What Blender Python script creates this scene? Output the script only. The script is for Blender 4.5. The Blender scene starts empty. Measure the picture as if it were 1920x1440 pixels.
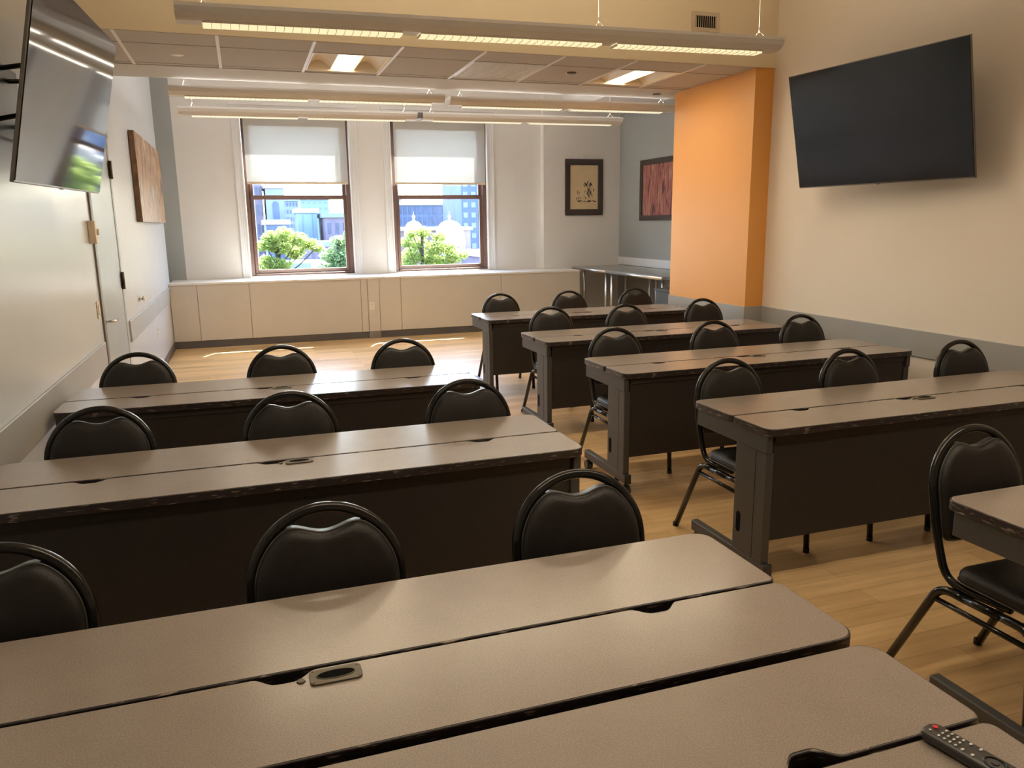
import bpy, bmesh, math, random
from mathutils import Vector, Matrix
PI = math.pi
random.seed(7)
scene = bpy.context.scene
COL = scene.collection

# ------------------------------------------------------------------ camera
cam_d = bpy.data.cameras.new('camera')
cam_d.sensor_width = 36.0
cam_d.lens = 1456.1 / 1920 * 36.0
cam_d.clip_start = 0.02
cam_d.clip_end = 600
cam = bpy.data.objects.new('camera', cam_d)
COL.objects.link(cam)
CR = Vector((0.94635812, -0.32286407, -0.01284918))
CU = Vector((0.07766883, 0.1886977, 0.978959))
CF = Vector((0.31364608, 0.92744378, -0.20365208))
cam.matrix_world = Matrix(((CR.x, CU.x, -CF.x, 0.0), (CR.y, CU.y, -CF.y, 0.0), (CR.z, CU.z, -CF.z, 1.597), (0, 0, 0, 1)))
scene.camera = cam

# ------------------------------------------------------------------ view, sky, sun
vs = scene.view_settings
vs.view_transform = 'Standard'
vs.look = 'None'
vs.exposure = 0.22
vs.gamma = 1.0
vs.use_curve_mapping = False
scene.cycles.use_denoising = True
scene.cycles.max_bounces = 10
scene.cycles.diffuse_bounces = 6
scene.cycles.glossy_bounces = 4
scene.cycles.transparent_max_bounces = 12
scene.cycles.sample_clamp_indirect = 6.0
scene.cycles.caustics_reflective = False
scene.cycles.caustics_refractive = False

SUN_DIR = Vector((-0.46, -1.0, -1.72)).normalized()
world = bpy.data.worlds.new('sky')
scene.world = world
world.use_nodes = True
wn = world.node_tree
wn.nodes.clear()
w_out = wn.nodes.new('ShaderNodeOutputWorld')
w_bg = wn.nodes.new('ShaderNodeBackground')
w_sky = wn.nodes.new('ShaderNodeTexSky')
w_sky.sky_type = 'NISHITA'
w_sky.sun_disc = False
w_sky.sun_elevation = math.asin(-SUN_DIR.z)
w_sky.sun_rotation = math.atan2(-SUN_DIR.x, -SUN_DIR.y)
w_sky.air_density = 1.0
w_sky.dust_density = 2.0
w_bg.inputs['Strength'].default_value = 2.6
wn.links.new(w_sky.outputs[0], w_bg.inputs['Color'])
wn.links.new(w_bg.outputs[0], w_out.inputs['Surface'])
sun_d = bpy.data.lights.new('sun', 'SUN')
sun_d.energy = 60.0
sun_d.angle = math.radians(0.6)
sun_d.color = (1.0, 0.95, 0.86)
sun = bpy.data.objects.new('sun', sun_d)
COL.objects.link(sun)
sun.rotation_euler = SUN_DIR.to_track_quat('-Z', 'Y').to_euler()
sun.location = (10, 40, 40)

LAMP = (1.0, 0.83, 0.60)          # warm fluorescent colour
UP_NEAR, UP_FAR = 17.0, 13.0       # uplight strength of the pendants
DOWN_NEAR, DOWN_FAR = 9.0, 4.0   # watts per lens section
TROFFER_W = 9.0

# ------------------------------------------------------------------ materials
MATS = {}
def mat(name, col, rough=0.5, metal=0.0, var=0.06, scale=8.0, bump=0.0, bscale=60.0, spec=0.5, coat=0.0, stretch=None, col2=None):
    m = bpy.data.materials.new(name)
    m.use_nodes = True
    nt = m.node_tree
    b = nt.nodes['Principled BSDF']
    tc = nt.nodes.new('ShaderNodeTexCoord')
    mp = nt.nodes.new('ShaderNodeMapping')
    nt.links.new(tc.outputs['Object'], mp.inputs['Vector'])
    if stretch:
        mp.inputs['Scale'].default_value = stretch
    nz = nt.nodes.new('ShaderNodeTexNoise')
    nz.inputs['Scale'].default_value = scale
    nz.inputs['Detail'].default_value = 4.0
    nt.links.new(mp.outputs[0], nz.inputs['Vector'])
    rp = nt.nodes.new('ShaderNodeValToRGB')
    c = Vector(col)
    a = c * (1 - var)
    d = Vector(col2) if col2 else c * (1 + var)
    rp.color_ramp.elements[0].position = 0.32
    rp.color_ramp.elements[1].position = 0.68
    rp.color_ramp.elements[0].color = (a.x, a.y, a.z, 1)
    rp.color_ramp.elements[1].color = (min(d.x, 1), min(d.y, 1), min(d.z, 1), 1)
    nt.links.new(nz.outputs['Fac'], rp.inputs['Fac'])
    nt.links.new(rp.outputs['Color'], b.inputs['Base Color'])
    b.inputs['Roughness'].default_value = rough
    b.inputs['Metallic'].default_value = metal
    b.inputs['Specular IOR Level'].default_value = spec
    b.inputs['Coat Weight'].default_value = coat
    if bump:
        n2 = nt.nodes.new('ShaderNodeTexNoise')
        n2.inputs['Scale'].default_value = bscale
        nt.links.new(mp.outputs[0], n2.inputs['Vector'])
        bp = nt.nodes.new('ShaderNodeBump')
        bp.inputs['Strength'].default_value = bump
        bp.inputs['Distance'].default_value = 0.01
        nt.links.new(n2.outputs['Fac'], bp.inputs['Height'])
        nt.links.new(bp.outputs['Normal'], b.inputs['Normal'])
    MATS[name] = m
    return m

def emit(name, col, strength):
    m = bpy.data.materials.new(name)
    m.use_nodes = True
    nt = m.node_tree
    nt.nodes.clear()
    o = nt.nodes.new('ShaderNodeOutputMaterial')
    e = nt.nodes.new('ShaderNodeEmission')
    e.inputs['Color'].default_value = (*col, 1)
    e.inputs['Strength'].default_value = strength
    nt.links.new(e.outputs[0], o.inputs['Surface'])
    MATS[name] = m
    return m

mat('white_paint', (0.78, 0.76, 0.73), 0.38, var=0.015, scale=2.0, bump=0.03, bscale=120)
mat('wall_left_cool_lit', (0.64, 0.685, 0.74), 0.26, var=0.015, scale=2.0, bump=0.02, bscale=40, spec=0.4)  # the cool daylight on this wall is tinted into its white
mat('white_wall_right', (0.82, 0.74, 0.645), 0.5, var=0.015, scale=2.0, bump=0.03, bscale=120)
mat('fascia_warm_lit', (0.80, 0.68, 0.48), 0.6, var=0.01, scale=2.0)  # yellow of the pendants' warm uplight is put into this colour
mat('grey_paint', (0.34, 0.35, 0.34), 0.5, var=0.03, scale=2.0)
mat('grey_band', (0.36, 0.355, 0.345), 0.45, var=0.03, scale=3.0)
mat('orange_paint', (0.78, 0.365, 0.085), 0.45, var=0.02, scale=2.0)
mat('ceiling_white', (0.80, 0.78, 0.75), 0.8, var=0.02, scale=4)
mat('ceiling_tile', (0.50, 0.48, 0.47), 0.85, var=0.05, scale=180, bump=0.1, bscale=300)
mat('gypsum', (0.56, 0.56, 0.56), 0.7, var=0.01)
mat('grid_white', (0.82, 0.82, 0.83), 0.35, var=0.02)
mat('grid_dark', (0.12, 0.11, 0.10), 0.6, var=0.02)
mat('cream_panel', (0.58, 0.535, 0.47), 0.45, var=0.02, scale=3.0)
mat('ledge_white', (0.80, 0.78, 0.74), 0.4, var=0.02, scale=3.0)
mat('seam_dark', (0.25, 0.22, 0.19), 0.7, var=0.02)
mat('dark_base', (0.10, 0.09, 0.085), 0.5, var=0.08)
mat('grey_base', (0.22, 0.20, 0.18), 0.5, var=0.08)
mat('door_grey', (0.44, 0.51, 0.57), 0.26, var=0.02, scale=3)
mat('door_frame_dark', (0.14, 0.12, 0.10), 0.45, var=0.08)
mat('steel', (0.68, 0.68, 0.67), 0.30, metal=1.0, var=0.05, scale=20, stretch=(1, 20, 1))
mat('steel_top', (0.60, 0.60, 0.58), 0.33, metal=1.0, var=0.05, scale=20)
mat('brass_dark', (0.10, 0.075, 0.05), 0.35, metal=0.8, var=0.1)
mat('beige_plastic', (0.62, 0.50, 0.36), 0.45, var=0.03)
mat('ivory_plastic', (0.74, 0.70, 0.62), 0.4, var=0.02)
mat('window_brown', (0.10, 0.055, 0.045), 0.4, var=0.15, scale=14, stretch=(1, 1, 8))
mat('casing_white', (0.82, 0.82, 0.82), 0.4, var=0.015)
mat('vinyl', (0.013, 0.011, 0.0105), 0.40, var=0.2, scale=30, bump=0.2, bscale=420, spec=0.36)
mat('frame_black', (0.011, 0.010, 0.009), 0.15, metal=0.0, var=0.15, scale=30, spec=0.4)
mat('piping', (0.05, 0.046, 0.043), 0.25, var=0.1, spec=0.7)
mat('rubber', (0.02, 0.02, 0.02), 0.7, var=0.1)
mat('chrome', (0.7, 0.7, 0.7), 0.15, metal=1.0, var=0.03)
mat('edge_black', (0.032, 0.027, 0.026), 0.36, var=0.2, scale=40, bump=0.05)
mat('desk_metal', (0.058, 0.056, 0.055), 0.5, var=0.06, scale=60)
mat('modesty', (0.022, 0.019, 0.018), 0.55, var=0.1, scale=40)
mat('plate_bronze', (0.10, 0.08, 0.055), 0.38, metal=0.15, var=0.06)
mat('recess_shade', (0.004, 0.004, 0.004), 0.9, var=0.1, spec=0.1)  # black stands in for the shade inside slots, grooves and openings
mat('caster', (0.03, 0.03, 0.03), 0.4, var=0.1)
mat('tv_black', (0.012, 0.012, 0.013), 0.35, var=0.1)
mat('tv_edge', (0.20, 0.19, 0.18), 0.3, metal=0.8, var=0.05)
mat('pendant_white', (0.76, 0.74, 0.72), 0.45, var=0.01)
mat('louver', (0.80, 0.72, 0.58), 0.35, var=0.01)
mat('cable', (0.55, 0.52, 0.46), 0.3, metal=0.8, var=0.02)
mat('troffer_pan', (0.86, 0.80, 0.70), 0.4, var=0.01)
mat('grille_silver', (0.88, 0.90, 0.93), 0.35, metal=0.0, var=0.1, scale=60)
mat('remote_black', (0.035, 0.032, 0.030), 0.4, var=0.1)
mat('btn_grey', (0.55, 0.54, 0.52), 0.5, var=0.03)
mat('btn_red', (0.62, 0.03, 0.03), 0.4, var=0.05)
mat('btn_green', (0.05, 0.35, 0.10), 0.4, var=0.05)
mat('btn_yellow', (0.70, 0.48, 0.05), 0.4, var=0.05)
mat('btn_blue', (0.12, 0.14, 0.30), 0.4, var=0.05)
mat('btn_pink', (0.85, 0.62, 0.55), 0.4, var=0.05)
mat('box_grey', (0.055, 0.055, 0.055), 0.7, var=0.05)
mat('pic_frame', (0.045, 0.032, 0.026), 0.45, var=0.2, scale=30)
mat('paper', (0.68, 0.53, 0.33), 0.7, var=0.05, scale=5)
mat('ink', (0.02, 0.015, 0.012), 0.8, var=0.1)
mat('canvas_side', (0.13, 0.065, 0.025), 0.6, var=0.4, scale=12)
mat('bark', (0.037, 0.029, 0.021), 0.9, var=0.3, scale=12)
mat('b_white', (0.360, 0.360, 0.360), 0.8, var=0.03)  # building colours from here are lightened to stand in for outdoor haze
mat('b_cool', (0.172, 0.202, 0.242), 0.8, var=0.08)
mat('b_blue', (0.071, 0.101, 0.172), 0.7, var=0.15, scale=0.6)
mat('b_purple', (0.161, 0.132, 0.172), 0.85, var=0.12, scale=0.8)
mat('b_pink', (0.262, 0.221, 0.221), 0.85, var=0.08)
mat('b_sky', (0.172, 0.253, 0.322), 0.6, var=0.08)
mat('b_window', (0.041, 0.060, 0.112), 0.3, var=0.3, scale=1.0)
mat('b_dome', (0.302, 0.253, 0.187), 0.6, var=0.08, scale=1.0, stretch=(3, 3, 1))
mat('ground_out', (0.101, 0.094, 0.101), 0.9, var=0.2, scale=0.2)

def nodes(name):
    m = bpy.data.materials.new(name)
    m.use_nodes = True
    MATS[name] = m
    return m, m.node_tree, m.node_tree.nodes['Principled BSDF']

# wood plank floor: boards run along X
m, nt, b = nodes('oak_planks')
tc = nt.nodes.new('ShaderNodeTexCoord')
br = nt.nodes.new('ShaderNodeTexBrick')
br.offset = 0.37
br.inputs['Scale'].default_value = 1.0
br.inputs['Brick Width'].default_value = 1.22
br.inputs['Row Height'].default_value = 0.125
br.inputs['Mortar Size'].default_value = 0.0012
br.inputs['Mortar Smooth'].default_value = 0.2
br.inputs['Bias'].default_value = 0.0
br.inputs['Color1'].default_value = (0.0, 0.0, 0.0, 1)
br.inputs['Color2'].default_value = (1.0, 1.0, 1.0, 1)
br.inputs['Mortar'].default_value = (0.5, 0.5, 0.5, 1)
nt.links.new(tc.outputs['Object'], br.inputs['Vector'])
mp = nt.nodes.new('ShaderNodeMapping')
mp.inputs['Scale'].default_value = (1.0, 11.0, 1.0)
nt.links.new(tc.outputs['Object'], mp.inputs['Vector'])
nz = nt.nodes.new('ShaderNodeTexNoise')
nz.inputs['Scale'].default_value = 2.2
nz.inputs['Detail'].default_value = 6
nt.links.new(mp.outputs[0], nz.inputs['Vector'])
mixf = nt.nodes.new('ShaderNodeMix')
mixf.data_type = 'FLOAT'
mixf.inputs[0].default_value = 0.36
sep = nt.nodes.new('ShaderNodeSeparateColor')
nt.links.new(br.outputs['Color'], sep.inputs[0])
nt.links.new(nz.outputs['Fac'], mixf.inputs[2])
nt.links.new(sep.outputs[0], mixf.inputs[3])
rp = nt.nodes.new('ShaderNodeValToRGB')
e = rp.color_ramp.elements
e[0].position = 0.18; e[0].color = (0.40, 0.245, 0.11, 1)
e[1].position = 0.85; e[1].color = (0.82, 0.57, 0.30, 1)
e2 = e.new(0.5); e2.color = (0.60, 0.395, 0.19, 1)
nt.links.new(mixf.outputs[0], rp.inputs['Fac'])
dk = nt.nodes.new('ShaderNodeMix')
dk.data_type = 'RGBA'
dk.blend_type = 'MULTIPLY'
nt.links.new(br.outputs['Fac'], dk.inputs[0])
nt.links.new(rp.outputs['Color'], dk.inputs[6])
dk.inputs[7].default_value = (0.55, 0.5, 0.45, 1)
nt.links.new(dk.outputs[2], b.inputs['Base Color'])
b.inputs['Roughness'].default_value = 0.36

# speckled laminate
m, nt, b = nodes('laminate')
tc = nt.nodes.new('ShaderNodeTexCoord')
n1 = nt.nodes.new('ShaderNodeTexNoise')
n1.inputs['Scale'].default_value = 430
n1.inputs['Detail'].default_value = 3
n2 = nt.nodes.new('ShaderNodeTexNoise')
n2.inputs['Scale'].default_value = 9
nt.links.new(tc.outputs['Object'], n1.inputs['Vector'])
nt.links.new(tc.outputs['Object'], n2.inputs['Vector'])
ad = nt.nodes.new('ShaderNodeMath'); ad.operation = 'MULTIPLY_ADD'
nt.links.new(n2.outputs['Fac'], ad.inputs[0]); ad.inputs[1].default_value = 0.12
nt.links.new(n1.outputs['Fac'], ad.inputs[2])
rp = nt.nodes.new('ShaderNodeValToRGB')
e = rp.color_ramp.elements
e[0].position = 0.34; e[0].color = (0.188, 0.154, 0.130, 1)
e[1].position = 0.78; e[1].color = (0.340, 0.285, 0.242, 1)
nt.links.new(ad.outputs[0], rp.inputs['Fac'])
nt.links.new(rp.outputs['Color'], b.inputs['Base Color'])
b.inputs['Roughness'].default_value = 0.24
b.inputs['Specular IOR Level'].default_value = 0.65

# worn black edge moulding with pale scuffs
m, nt, b = nodes('edge_worn')
tc = nt.nodes.new('ShaderNodeTexCoord')
mp = nt.nodes.new('ShaderNodeMapping'); mp.inputs['Scale'].default_value = (5, 5, 45)
nt.links.new(tc.outputs['Object'], mp.inputs['Vector'])
n1 = nt.nodes.new('ShaderNodeTexNoise'); n1.inputs['Scale'].default_value = 4.0; n1.inputs['Detail'].default_value = 7
nt.links.new(mp.outputs[0], n1.inputs['Vector'])
rp = nt.nodes.new('ShaderNodeValToRGB')
e = rp.color_ramp.elements
e[0].position = 0.59; e[0].color = (0.028, 0.022, 0.022, 1)
e[1].position = 0.66; e[1].color = (0.30, 0.25, 0.21, 1)
nt.links.new(n1.outputs['Fac'], rp.inputs['Fac'])
nt.links.new(rp.outputs['Color'], b.inputs['Base Color'])
b.inputs['Roughness'].default_value = 0.38

# glossy screen glass
m, nt, b = nodes('tv_screen')
tc = nt.nodes.new('ShaderNodeTexCoord')
n1 = nt.nodes.new('ShaderNodeTexNoise'); n1.inputs['Scale'].default_value = 2.0
nt.links.new(tc.outputs['Object'], n1.inputs['Vector'])
rp = nt.nodes.new('ShaderNodeValToRGB')
rp.color_ramp.elements[0].color = (0.010, 0.012, 0.018, 1)
rp.color_ramp.elements[1].color = (0.014, 0.017, 0.026, 1)
nt.links.new(n1.outputs['Fac'], rp.inputs['Fac'])
nt.links.new(rp.outputs['Color'], b.inputs['Base Color'])
b.inputs['Roughness'].default_value = 0.05
b.inputs['Specular IOR Level'].default_value = 1.0

m = MATS['tv_screen'].copy(); m.name = 'tv_screen_dark'; MATS['tv_screen_dark'] = m
m.node_tree.nodes['Principled BSDF'].inputs['Specular IOR Level'].default_value = 0.42
m.node_tree.nodes['Principled BSDF'].inputs['Roughness'].default_value = 0.12

# window glass: clear sheet with a fresnel sheen
m = bpy.data.materials.new('glass'); MATS['glass'] = m
m.use_nodes = True
nt = m.node_tree; nt.nodes.clear()
o = nt.nodes.new('ShaderNodeOutputMaterial')
tr = nt.nodes.new('ShaderNodeBsdfTransparent'); tr.inputs['Color'].default_value = (0.94, 0.97, 0.98, 1)
gl = nt.nodes.new('ShaderNodeBsdfGlossy'); gl.inputs['Roughness'].default_value = 0.02
lw = nt.nodes.new('ShaderNodeLayerWeight'); lw.inputs['Blend'].default_value = 0.5
pw = nt.nodes.new('ShaderNodeMath'); pw.operation = 'POWER'; pw.inputs[1].default_value = 5.0
nt.links.new(lw.outputs['Facing'], pw.inputs[0])
fr = nt.nodes.new('ShaderNodeMath'); fr.operation = 'MULTIPLY_ADD'; fr.inputs[1].default_value = 0.6; fr.inputs[2].default_value = 0.03
nt.links.new(pw.outputs[0], fr.inputs[0])
mx = nt.nodes.new('ShaderNodeMixShader')
nt.links.new(fr.outputs[0], mx.inputs[0]); nt.links.new(tr.outputs[0], mx.inputs[1]); nt.links.new(gl.outputs[0], mx.inputs[2])
nt.links.new(mx.outputs[0], o.inputs['Surface'])

def translucent(name, col, tcol, fac, scale, var):
    m = bpy.data.materials.new(name); MATS[name] = m
    m.use_nodes = True
    nt = m.node_tree; nt.nodes.clear()
    o = nt.nodes.new('ShaderNodeOutputMaterial')
    d = nt.nodes.new('ShaderNodeBsdfDiffuse'); t = nt.nodes.new('ShaderNodeBsdfTranslucent')
    tc = nt.nodes.new('ShaderNodeTexCoord'); n = nt.nodes.new('ShaderNodeTexNoise')
    n.inputs['Scale'].default_value = scale
    nt.links.new(tc.outputs['Object'], n.inputs['Vector'])
    rp = nt.nodes.new('ShaderNodeValToRGB')
    rp.color_ramp.elements[0].color = (*[c * (1 - var) for c in col], 1)
    rp.color_ramp.elements[1].color = (*[min(1, c * (1 + var)) for c in col], 1)
    nt.links.new(n.outputs['Fac'], rp.inputs['Fac']); nt.links.new(rp.outputs['Color'], d.inputs['Color'])
    t.inputs['Color'].default_value = (*tcol, 1)
    mx = nt.nodes.new('ShaderNodeMixShader'); mx.inputs[0].default_value = fac
    nt.links.new(d.outputs[0], mx.inputs[1]); nt.links.new(t.outputs[0], mx.inputs[2]); nt.links.new(mx.outputs[0], o.inputs['Surface'])
translucent('shade_fabric', (0.72, 0.66, 0.56), (0.30, 0.315, 0.32), 0.42, 300, 0.06)
_nt = MATS['shade_fabric'].node_tree          # open weave: a tenth of the cloth is holes
_o = [n for n in _nt.nodes if n.type == 'OUTPUT_MATERIAL'][0]
_a = _o.inputs['Surface'].links[0].from_socket
_t = _nt.nodes.new('ShaderNodeBsdfTransparent'); _m = _nt.nodes.new('ShaderNodeMixShader')
_m.inputs[0].default_value = 0.10
_nt.links.new(_a, _m.inputs[1]); _nt.links.new(_t.outputs[0], _m.inputs[2]); _nt.links.new(_m.outputs[0], _o.inputs['Surface'])
translucent('leaf_yellow', (0.17, 0.22, 0.07), (0.42, 0.50, 0.15), 0.55, 1.5, 0.35)
translucent('leaf_green', (0.15, 0.21, 0.10), (0.30, 0.42, 0.20), 0.5, 1.5, 0.35)

# abstract paintings
def painting(name, cols, sc, detail=6):
    m, nt, b = nodes(name)
    tc = nt.nodes.new('ShaderNodeTexCoord')
    mp = nt.nodes.new('ShaderNodeMapping'); mp.inputs['Scale'].default_value = sc
    nt.links.new(tc.outputs['Object'], mp.inputs['Vector'])
    n = nt.nodes.new('ShaderNodeTexNoise'); n.inputs['Scale'].default_value = 2.2; n.inputs['Detail'].default_value = detail
    n.inputs['Distortion'].default_value = 1.6
    nt.links.new(mp.outputs[0], n.inputs['Vector'])
    rp = nt.nodes.new('ShaderNodeValToRGB')
    e = rp.color_ramp.elements
    ps = [0.36 + 0.28 * i / (len(cols) - 1) for i in range(len(cols))]
    e[0].position = ps[0]; e[0].color = (*cols[0], 1)
    e[1].position = ps[-1]; e[1].color = (*cols[-1], 1)
    for p, c in list(zip(ps, cols))[1:-1]:
        q = e.new(p); q.color = (*c, 1)
    nt.links.new(n.outputs['Fac'], rp.inputs['Fac']); nt.links.new(rp.outputs['Color'], b.inputs['Base Color'])
    b.inputs['Roughness'].default_value = 0.5
painting('brown_abstract', [(0.06, 0.03, 0.015), (0.20, 0.09, 0.03), (0.34, 0.16, 0.045), (0.20, 0.13, 0.075), (0.46, 0.32, 0.18)], (1.0, 2.6, 1.1))
painting('red_abstract', [(0.05, 0.02, 0.025), (0.22, 0.05, 0.045), (0.36, 0.12, 0.09), (0.26, 0.13, 0.12), (0.45, 0.24, 0.18)], (1.0, 9.0, 1.3))

emit('tube_near', (1.0, 0.80, 0.46), 0.98)
emit('tube_far', (1.0, 0.87, 0.62), 0.98)
emit('uplight_near', LAMP, UP_NEAR)
emit('uplight_far', (1.0, 0.94, 0.86), UP_FAR)
emit('troffer_lamp', (1.0, 0.78, 0.44), 6.0)

# ------------------------------------------------------------------ mesh builder
class MB:
    def __init__(s):
        s.v, s.f, s.sm = [], [], []
    def add(s, vs_, fs, smooth=False):
        o = len(s.v)
        s.v += [tuple(p) for p in vs_]
        s.f += [tuple(o + i for i in q) for q in fs]
        s.sm += [smooth] * len(fs)
        return s
    def box(s, x0, x1, y0, y1, z0, z1):
        x0, x1 = min(x0, x1), max(x0, x1); y0, y1 = min(y0, y1), max(y0, y1); z0, z1 = min(z0, z1), max(z0, z1)
        return s.add([(x0, y0, z0), (x1, y0, z0), (x1, y1, z0), (x0, y1, z0), (x0, y0, z1), (x1, y0, z1), (x1, y1, z1), (x0, y1, z1)],
                     [(0, 3, 2, 1), (4, 5, 6, 7), (0, 1, 5, 4), (1, 2, 6, 5), (2, 3, 7, 6), (3, 0, 4, 7)])
    def prism(s, pts, axis, a0, a1, smooth_side=False):
        # pts: closed 2-D outline in the two other axes; extruded along axis
        n = len(pts)
        def P(p, a):
            return {'x': (a, p[0], p[1]), 'y': (p[0], a, p[1]), 'z': (p[0], p[1], a)}[axis]
        vv = [P(p, a0) for p in pts] + [P(p, a1) for p in pts]
        s.add(vv, [tuple(range(n))[::-1], tuple(range(n, 2 * n))])
        s.add(vv, [(i, (i + 1) % n, n + (i + 1) % n, n + i) for i in range(n)], smooth_side)
        return s
    def loops(s, rings, cap0=True, cap1=True, smooth=True):
        n = len(rings[0]); vv = []; ff = []
        for r in rings:
            vv += r
        for k in range(len(rings) - 1):
            for i in range(n):
                ff.append((k * n + i, k * n + (i + 1) % n, (k + 1) * n + (i + 1) % n, (k + 1) * n + i))
        o = len(s.v)
        s.add(vv, ff, smooth)
        if cap0:
            s.f.append(tuple(o + i for i in range(n))[::-1]); s.sm.append(smooth)
        if cap1:
            s.f.append(tuple(o + (len(rings) - 1) * n + i for i in range(n))); s.sm.append(smooth)
        return s
    def tube(s, path, r, n=10, closed=False, flat=1.0):
        path = [Vector(p) for p in path]
        N = len(path)
        T = []
        for i in range(N):
            a = path[(i - 1) % N] if (closed or i > 0) else path[i]
            c = path[(i + 1) % N] if (closed or i < N - 1) else path[i]
            T.append((c - a).normalized())
        up = Vector((0, 0, 1)) if abs(T[0].z) < 0.9 else Vector((1, 0, 0))
        nrm = (up - T[0] * up.dot(T[0])).normalized()
        rings = []
        for i in range(N):
            nrm = (nrm - T[i] * nrm.dot(T[i])).normalized()
            bn = T[i].cross(nrm)
            rings.append([tuple(path[i] + nrm * (r * math.cos(2 * PI * k / n)) + bn * (r * flat * math.sin(2 * PI * k / n))) for k in range(n)])
        if closed:
            rings.append(rings[0])
            return s.loops(rings, False, False)
        return s.loops(rings)
    def cyl(s, c, r, h, axis='z', n=20, r2=None):
        r2 = r if r2 is None else r2
        A = {'x': (Vector((0, 1, 0)), Vector((0, 0, 1)), Vector((1, 0, 0))), 'y': (Vector((0, 0, 1)), Vector((1, 0, 0)), Vector((0, 1, 0))), 'z': (Vector((1, 0, 0)), Vector((0, 1, 0)), Vector((0, 0, 1)))}[axis]
        c = Vector(c)
        rr = []
        for rad, t in ((r, 0), (r2, h)):
            rr.append([tuple(c + A[0] * rad * math.cos(2 * PI * k / n) + A[1] * rad * math.sin(2 * PI * k / n) + A[2] * t) for k in range(n)])
        o = len(s.v)
        s.add(rr[0] + rr[1], [(i, (i + 1) % n, n + (i + 1) % n, n + i) for i in range(n)], True)
        s.f.append(tuple(o + i for i in range(n))[::-1]); s.sm.append(False)
        s.f.append(tuple(o + n + i for i in range(n))); s.sm.append(False)
        return s
    def lathe(s, prof, c=(0, 0, 0), n=24):
        rings = [[(c[0] + r * math.cos(2 * PI * k / n), c[1] + r * math.sin(2 * PI * k / n), c[2] + z) for k in range(n)] for r, z in prof]
        return s.loops(rings)
    def build(s, name, material, parent=None, bevel=0.0, segs=2, mats=None):
        me = bpy.data.meshes.new(name)
        me.from_pydata(s.v, [], s.f)
        me.polygons.foreach_set('use_smooth', s.sm)
        bm = bmesh.new(); bm.from_mesh(me)
        bmesh.ops.remove_doubles(bm, verts=bm.verts, dist=1e-6)
        bmesh.ops.recalc_face_normals(bm, faces=bm.faces)
        if bevel > 0:
            ed = [e_ for e_ in bm.edges if len(e_.link_faces) == 2 and e_.calc_face_angle(0) > 0.6]
            r_ = bmesh.ops.bevel(bm, geom=ed, offset=bevel, segments=segs, affect='EDGES', profile=0.6)
            for f_ in r_['faces']:
                f_.smooth = True
        bm.to_mesh(me); bm.free()
        me.materials.append(MATS[material])
        ob = bpy.data.objects.new(name, me)
        COL.objects.link(ob)
        if parent is not None:
            ob.parent = parent
        return ob

def tag(o, label=None, cat=None, group=None, kind=None):
    if label: o['label'] = label
    if cat: o['category'] = cat
    if group: o['group'] = group
    if kind: o['kind'] = kind
    return o
def thing(name, loc, label, cat, group=None, rz=0.0):
    o = bpy.data.objects.new(name, None)
    o.empty_display_size = 0.1
    COL.objects.link(o)
    o.location = loc
    o.rotation_euler = (0, 0, rz)
    return tag(o, label, cat, group)
def struct(mb, name, material, label, cat, bevel=0.0):
    return tag(mb.build(name, material, None, bevel), label, cat, None, 'structure')
def copy_tree(o, parent=None):
    c = o.copy()
    COL.objects.link(c)
    if parent is not None:
        c.parent = parent
    for ch in list(o.children):
        copy_tree(ch, c)
    return c
def fillet(pts, rad, seg=6):
    pts = [Vector(p) for p in pts]
    out = [pts[0]]
    for i in range(1, len(pts) - 1):
        p, a, c = pts[i], pts[i - 1], pts[i + 1]
        u, w = (a - p), (c - p)
        d = min(rad, u.length * 0.49, w.length * 0.49)
        u.normalize(); w.normalize()
        q0, q1 = p + u * d, p + w * d
        for k in range(seg + 1):
            t = k / seg
            out.append(q0 * (1 - t) ** 2 + p * 2 * t * (1 - t) + q1 * t * t)
    out.append(pts[-1])
    return out
def rrect(x0, x1, y0, y1, r, n=6):
    out = []
    for cx, cy, a in ((x1 - r, y1 - r, 0), (x0 + r, y1 - r, 90), (x0 + r, y0 + r, 180), (x1 - r, y0 + r, 270)):
        for k in range(n + 1):
            t = math.radians(a + 90 * k / n)
            out.append((cx + r * math.cos(t), cy + r * math.sin(t)))
    return out

# ------------------------------------------------------------------ the room
XL, XR = -0.965, 4.37
YF = 5.88          # front face of the dropped ceiling and of the orange pier
YB = 7.55          # rear edge of the dropped ceiling
YC = 11.10         # front of the radiator enclosure
YW = 11.85         # window wall
XN = 5.85          # wall of the alcove on the right
CZ = 3.75
YN = -3.2          # wall behind the camera
ZS = 2.84          # underside of the dropped ceiling

struct(MB().box(-1.6, 6.2, YN - 0.2, 12.4, -0.12, 0.0), 'floor', 'oak_planks', 'light oak plank floor with boards running across the room', 'floor')
struct(MB().box(-1.6, 6.2, YN - 0.2, 12.3, CZ, CZ + 0.15), 'ceiling', 'ceiling_white', 'high white ceiling above the pendants', 'ceiling')
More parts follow.
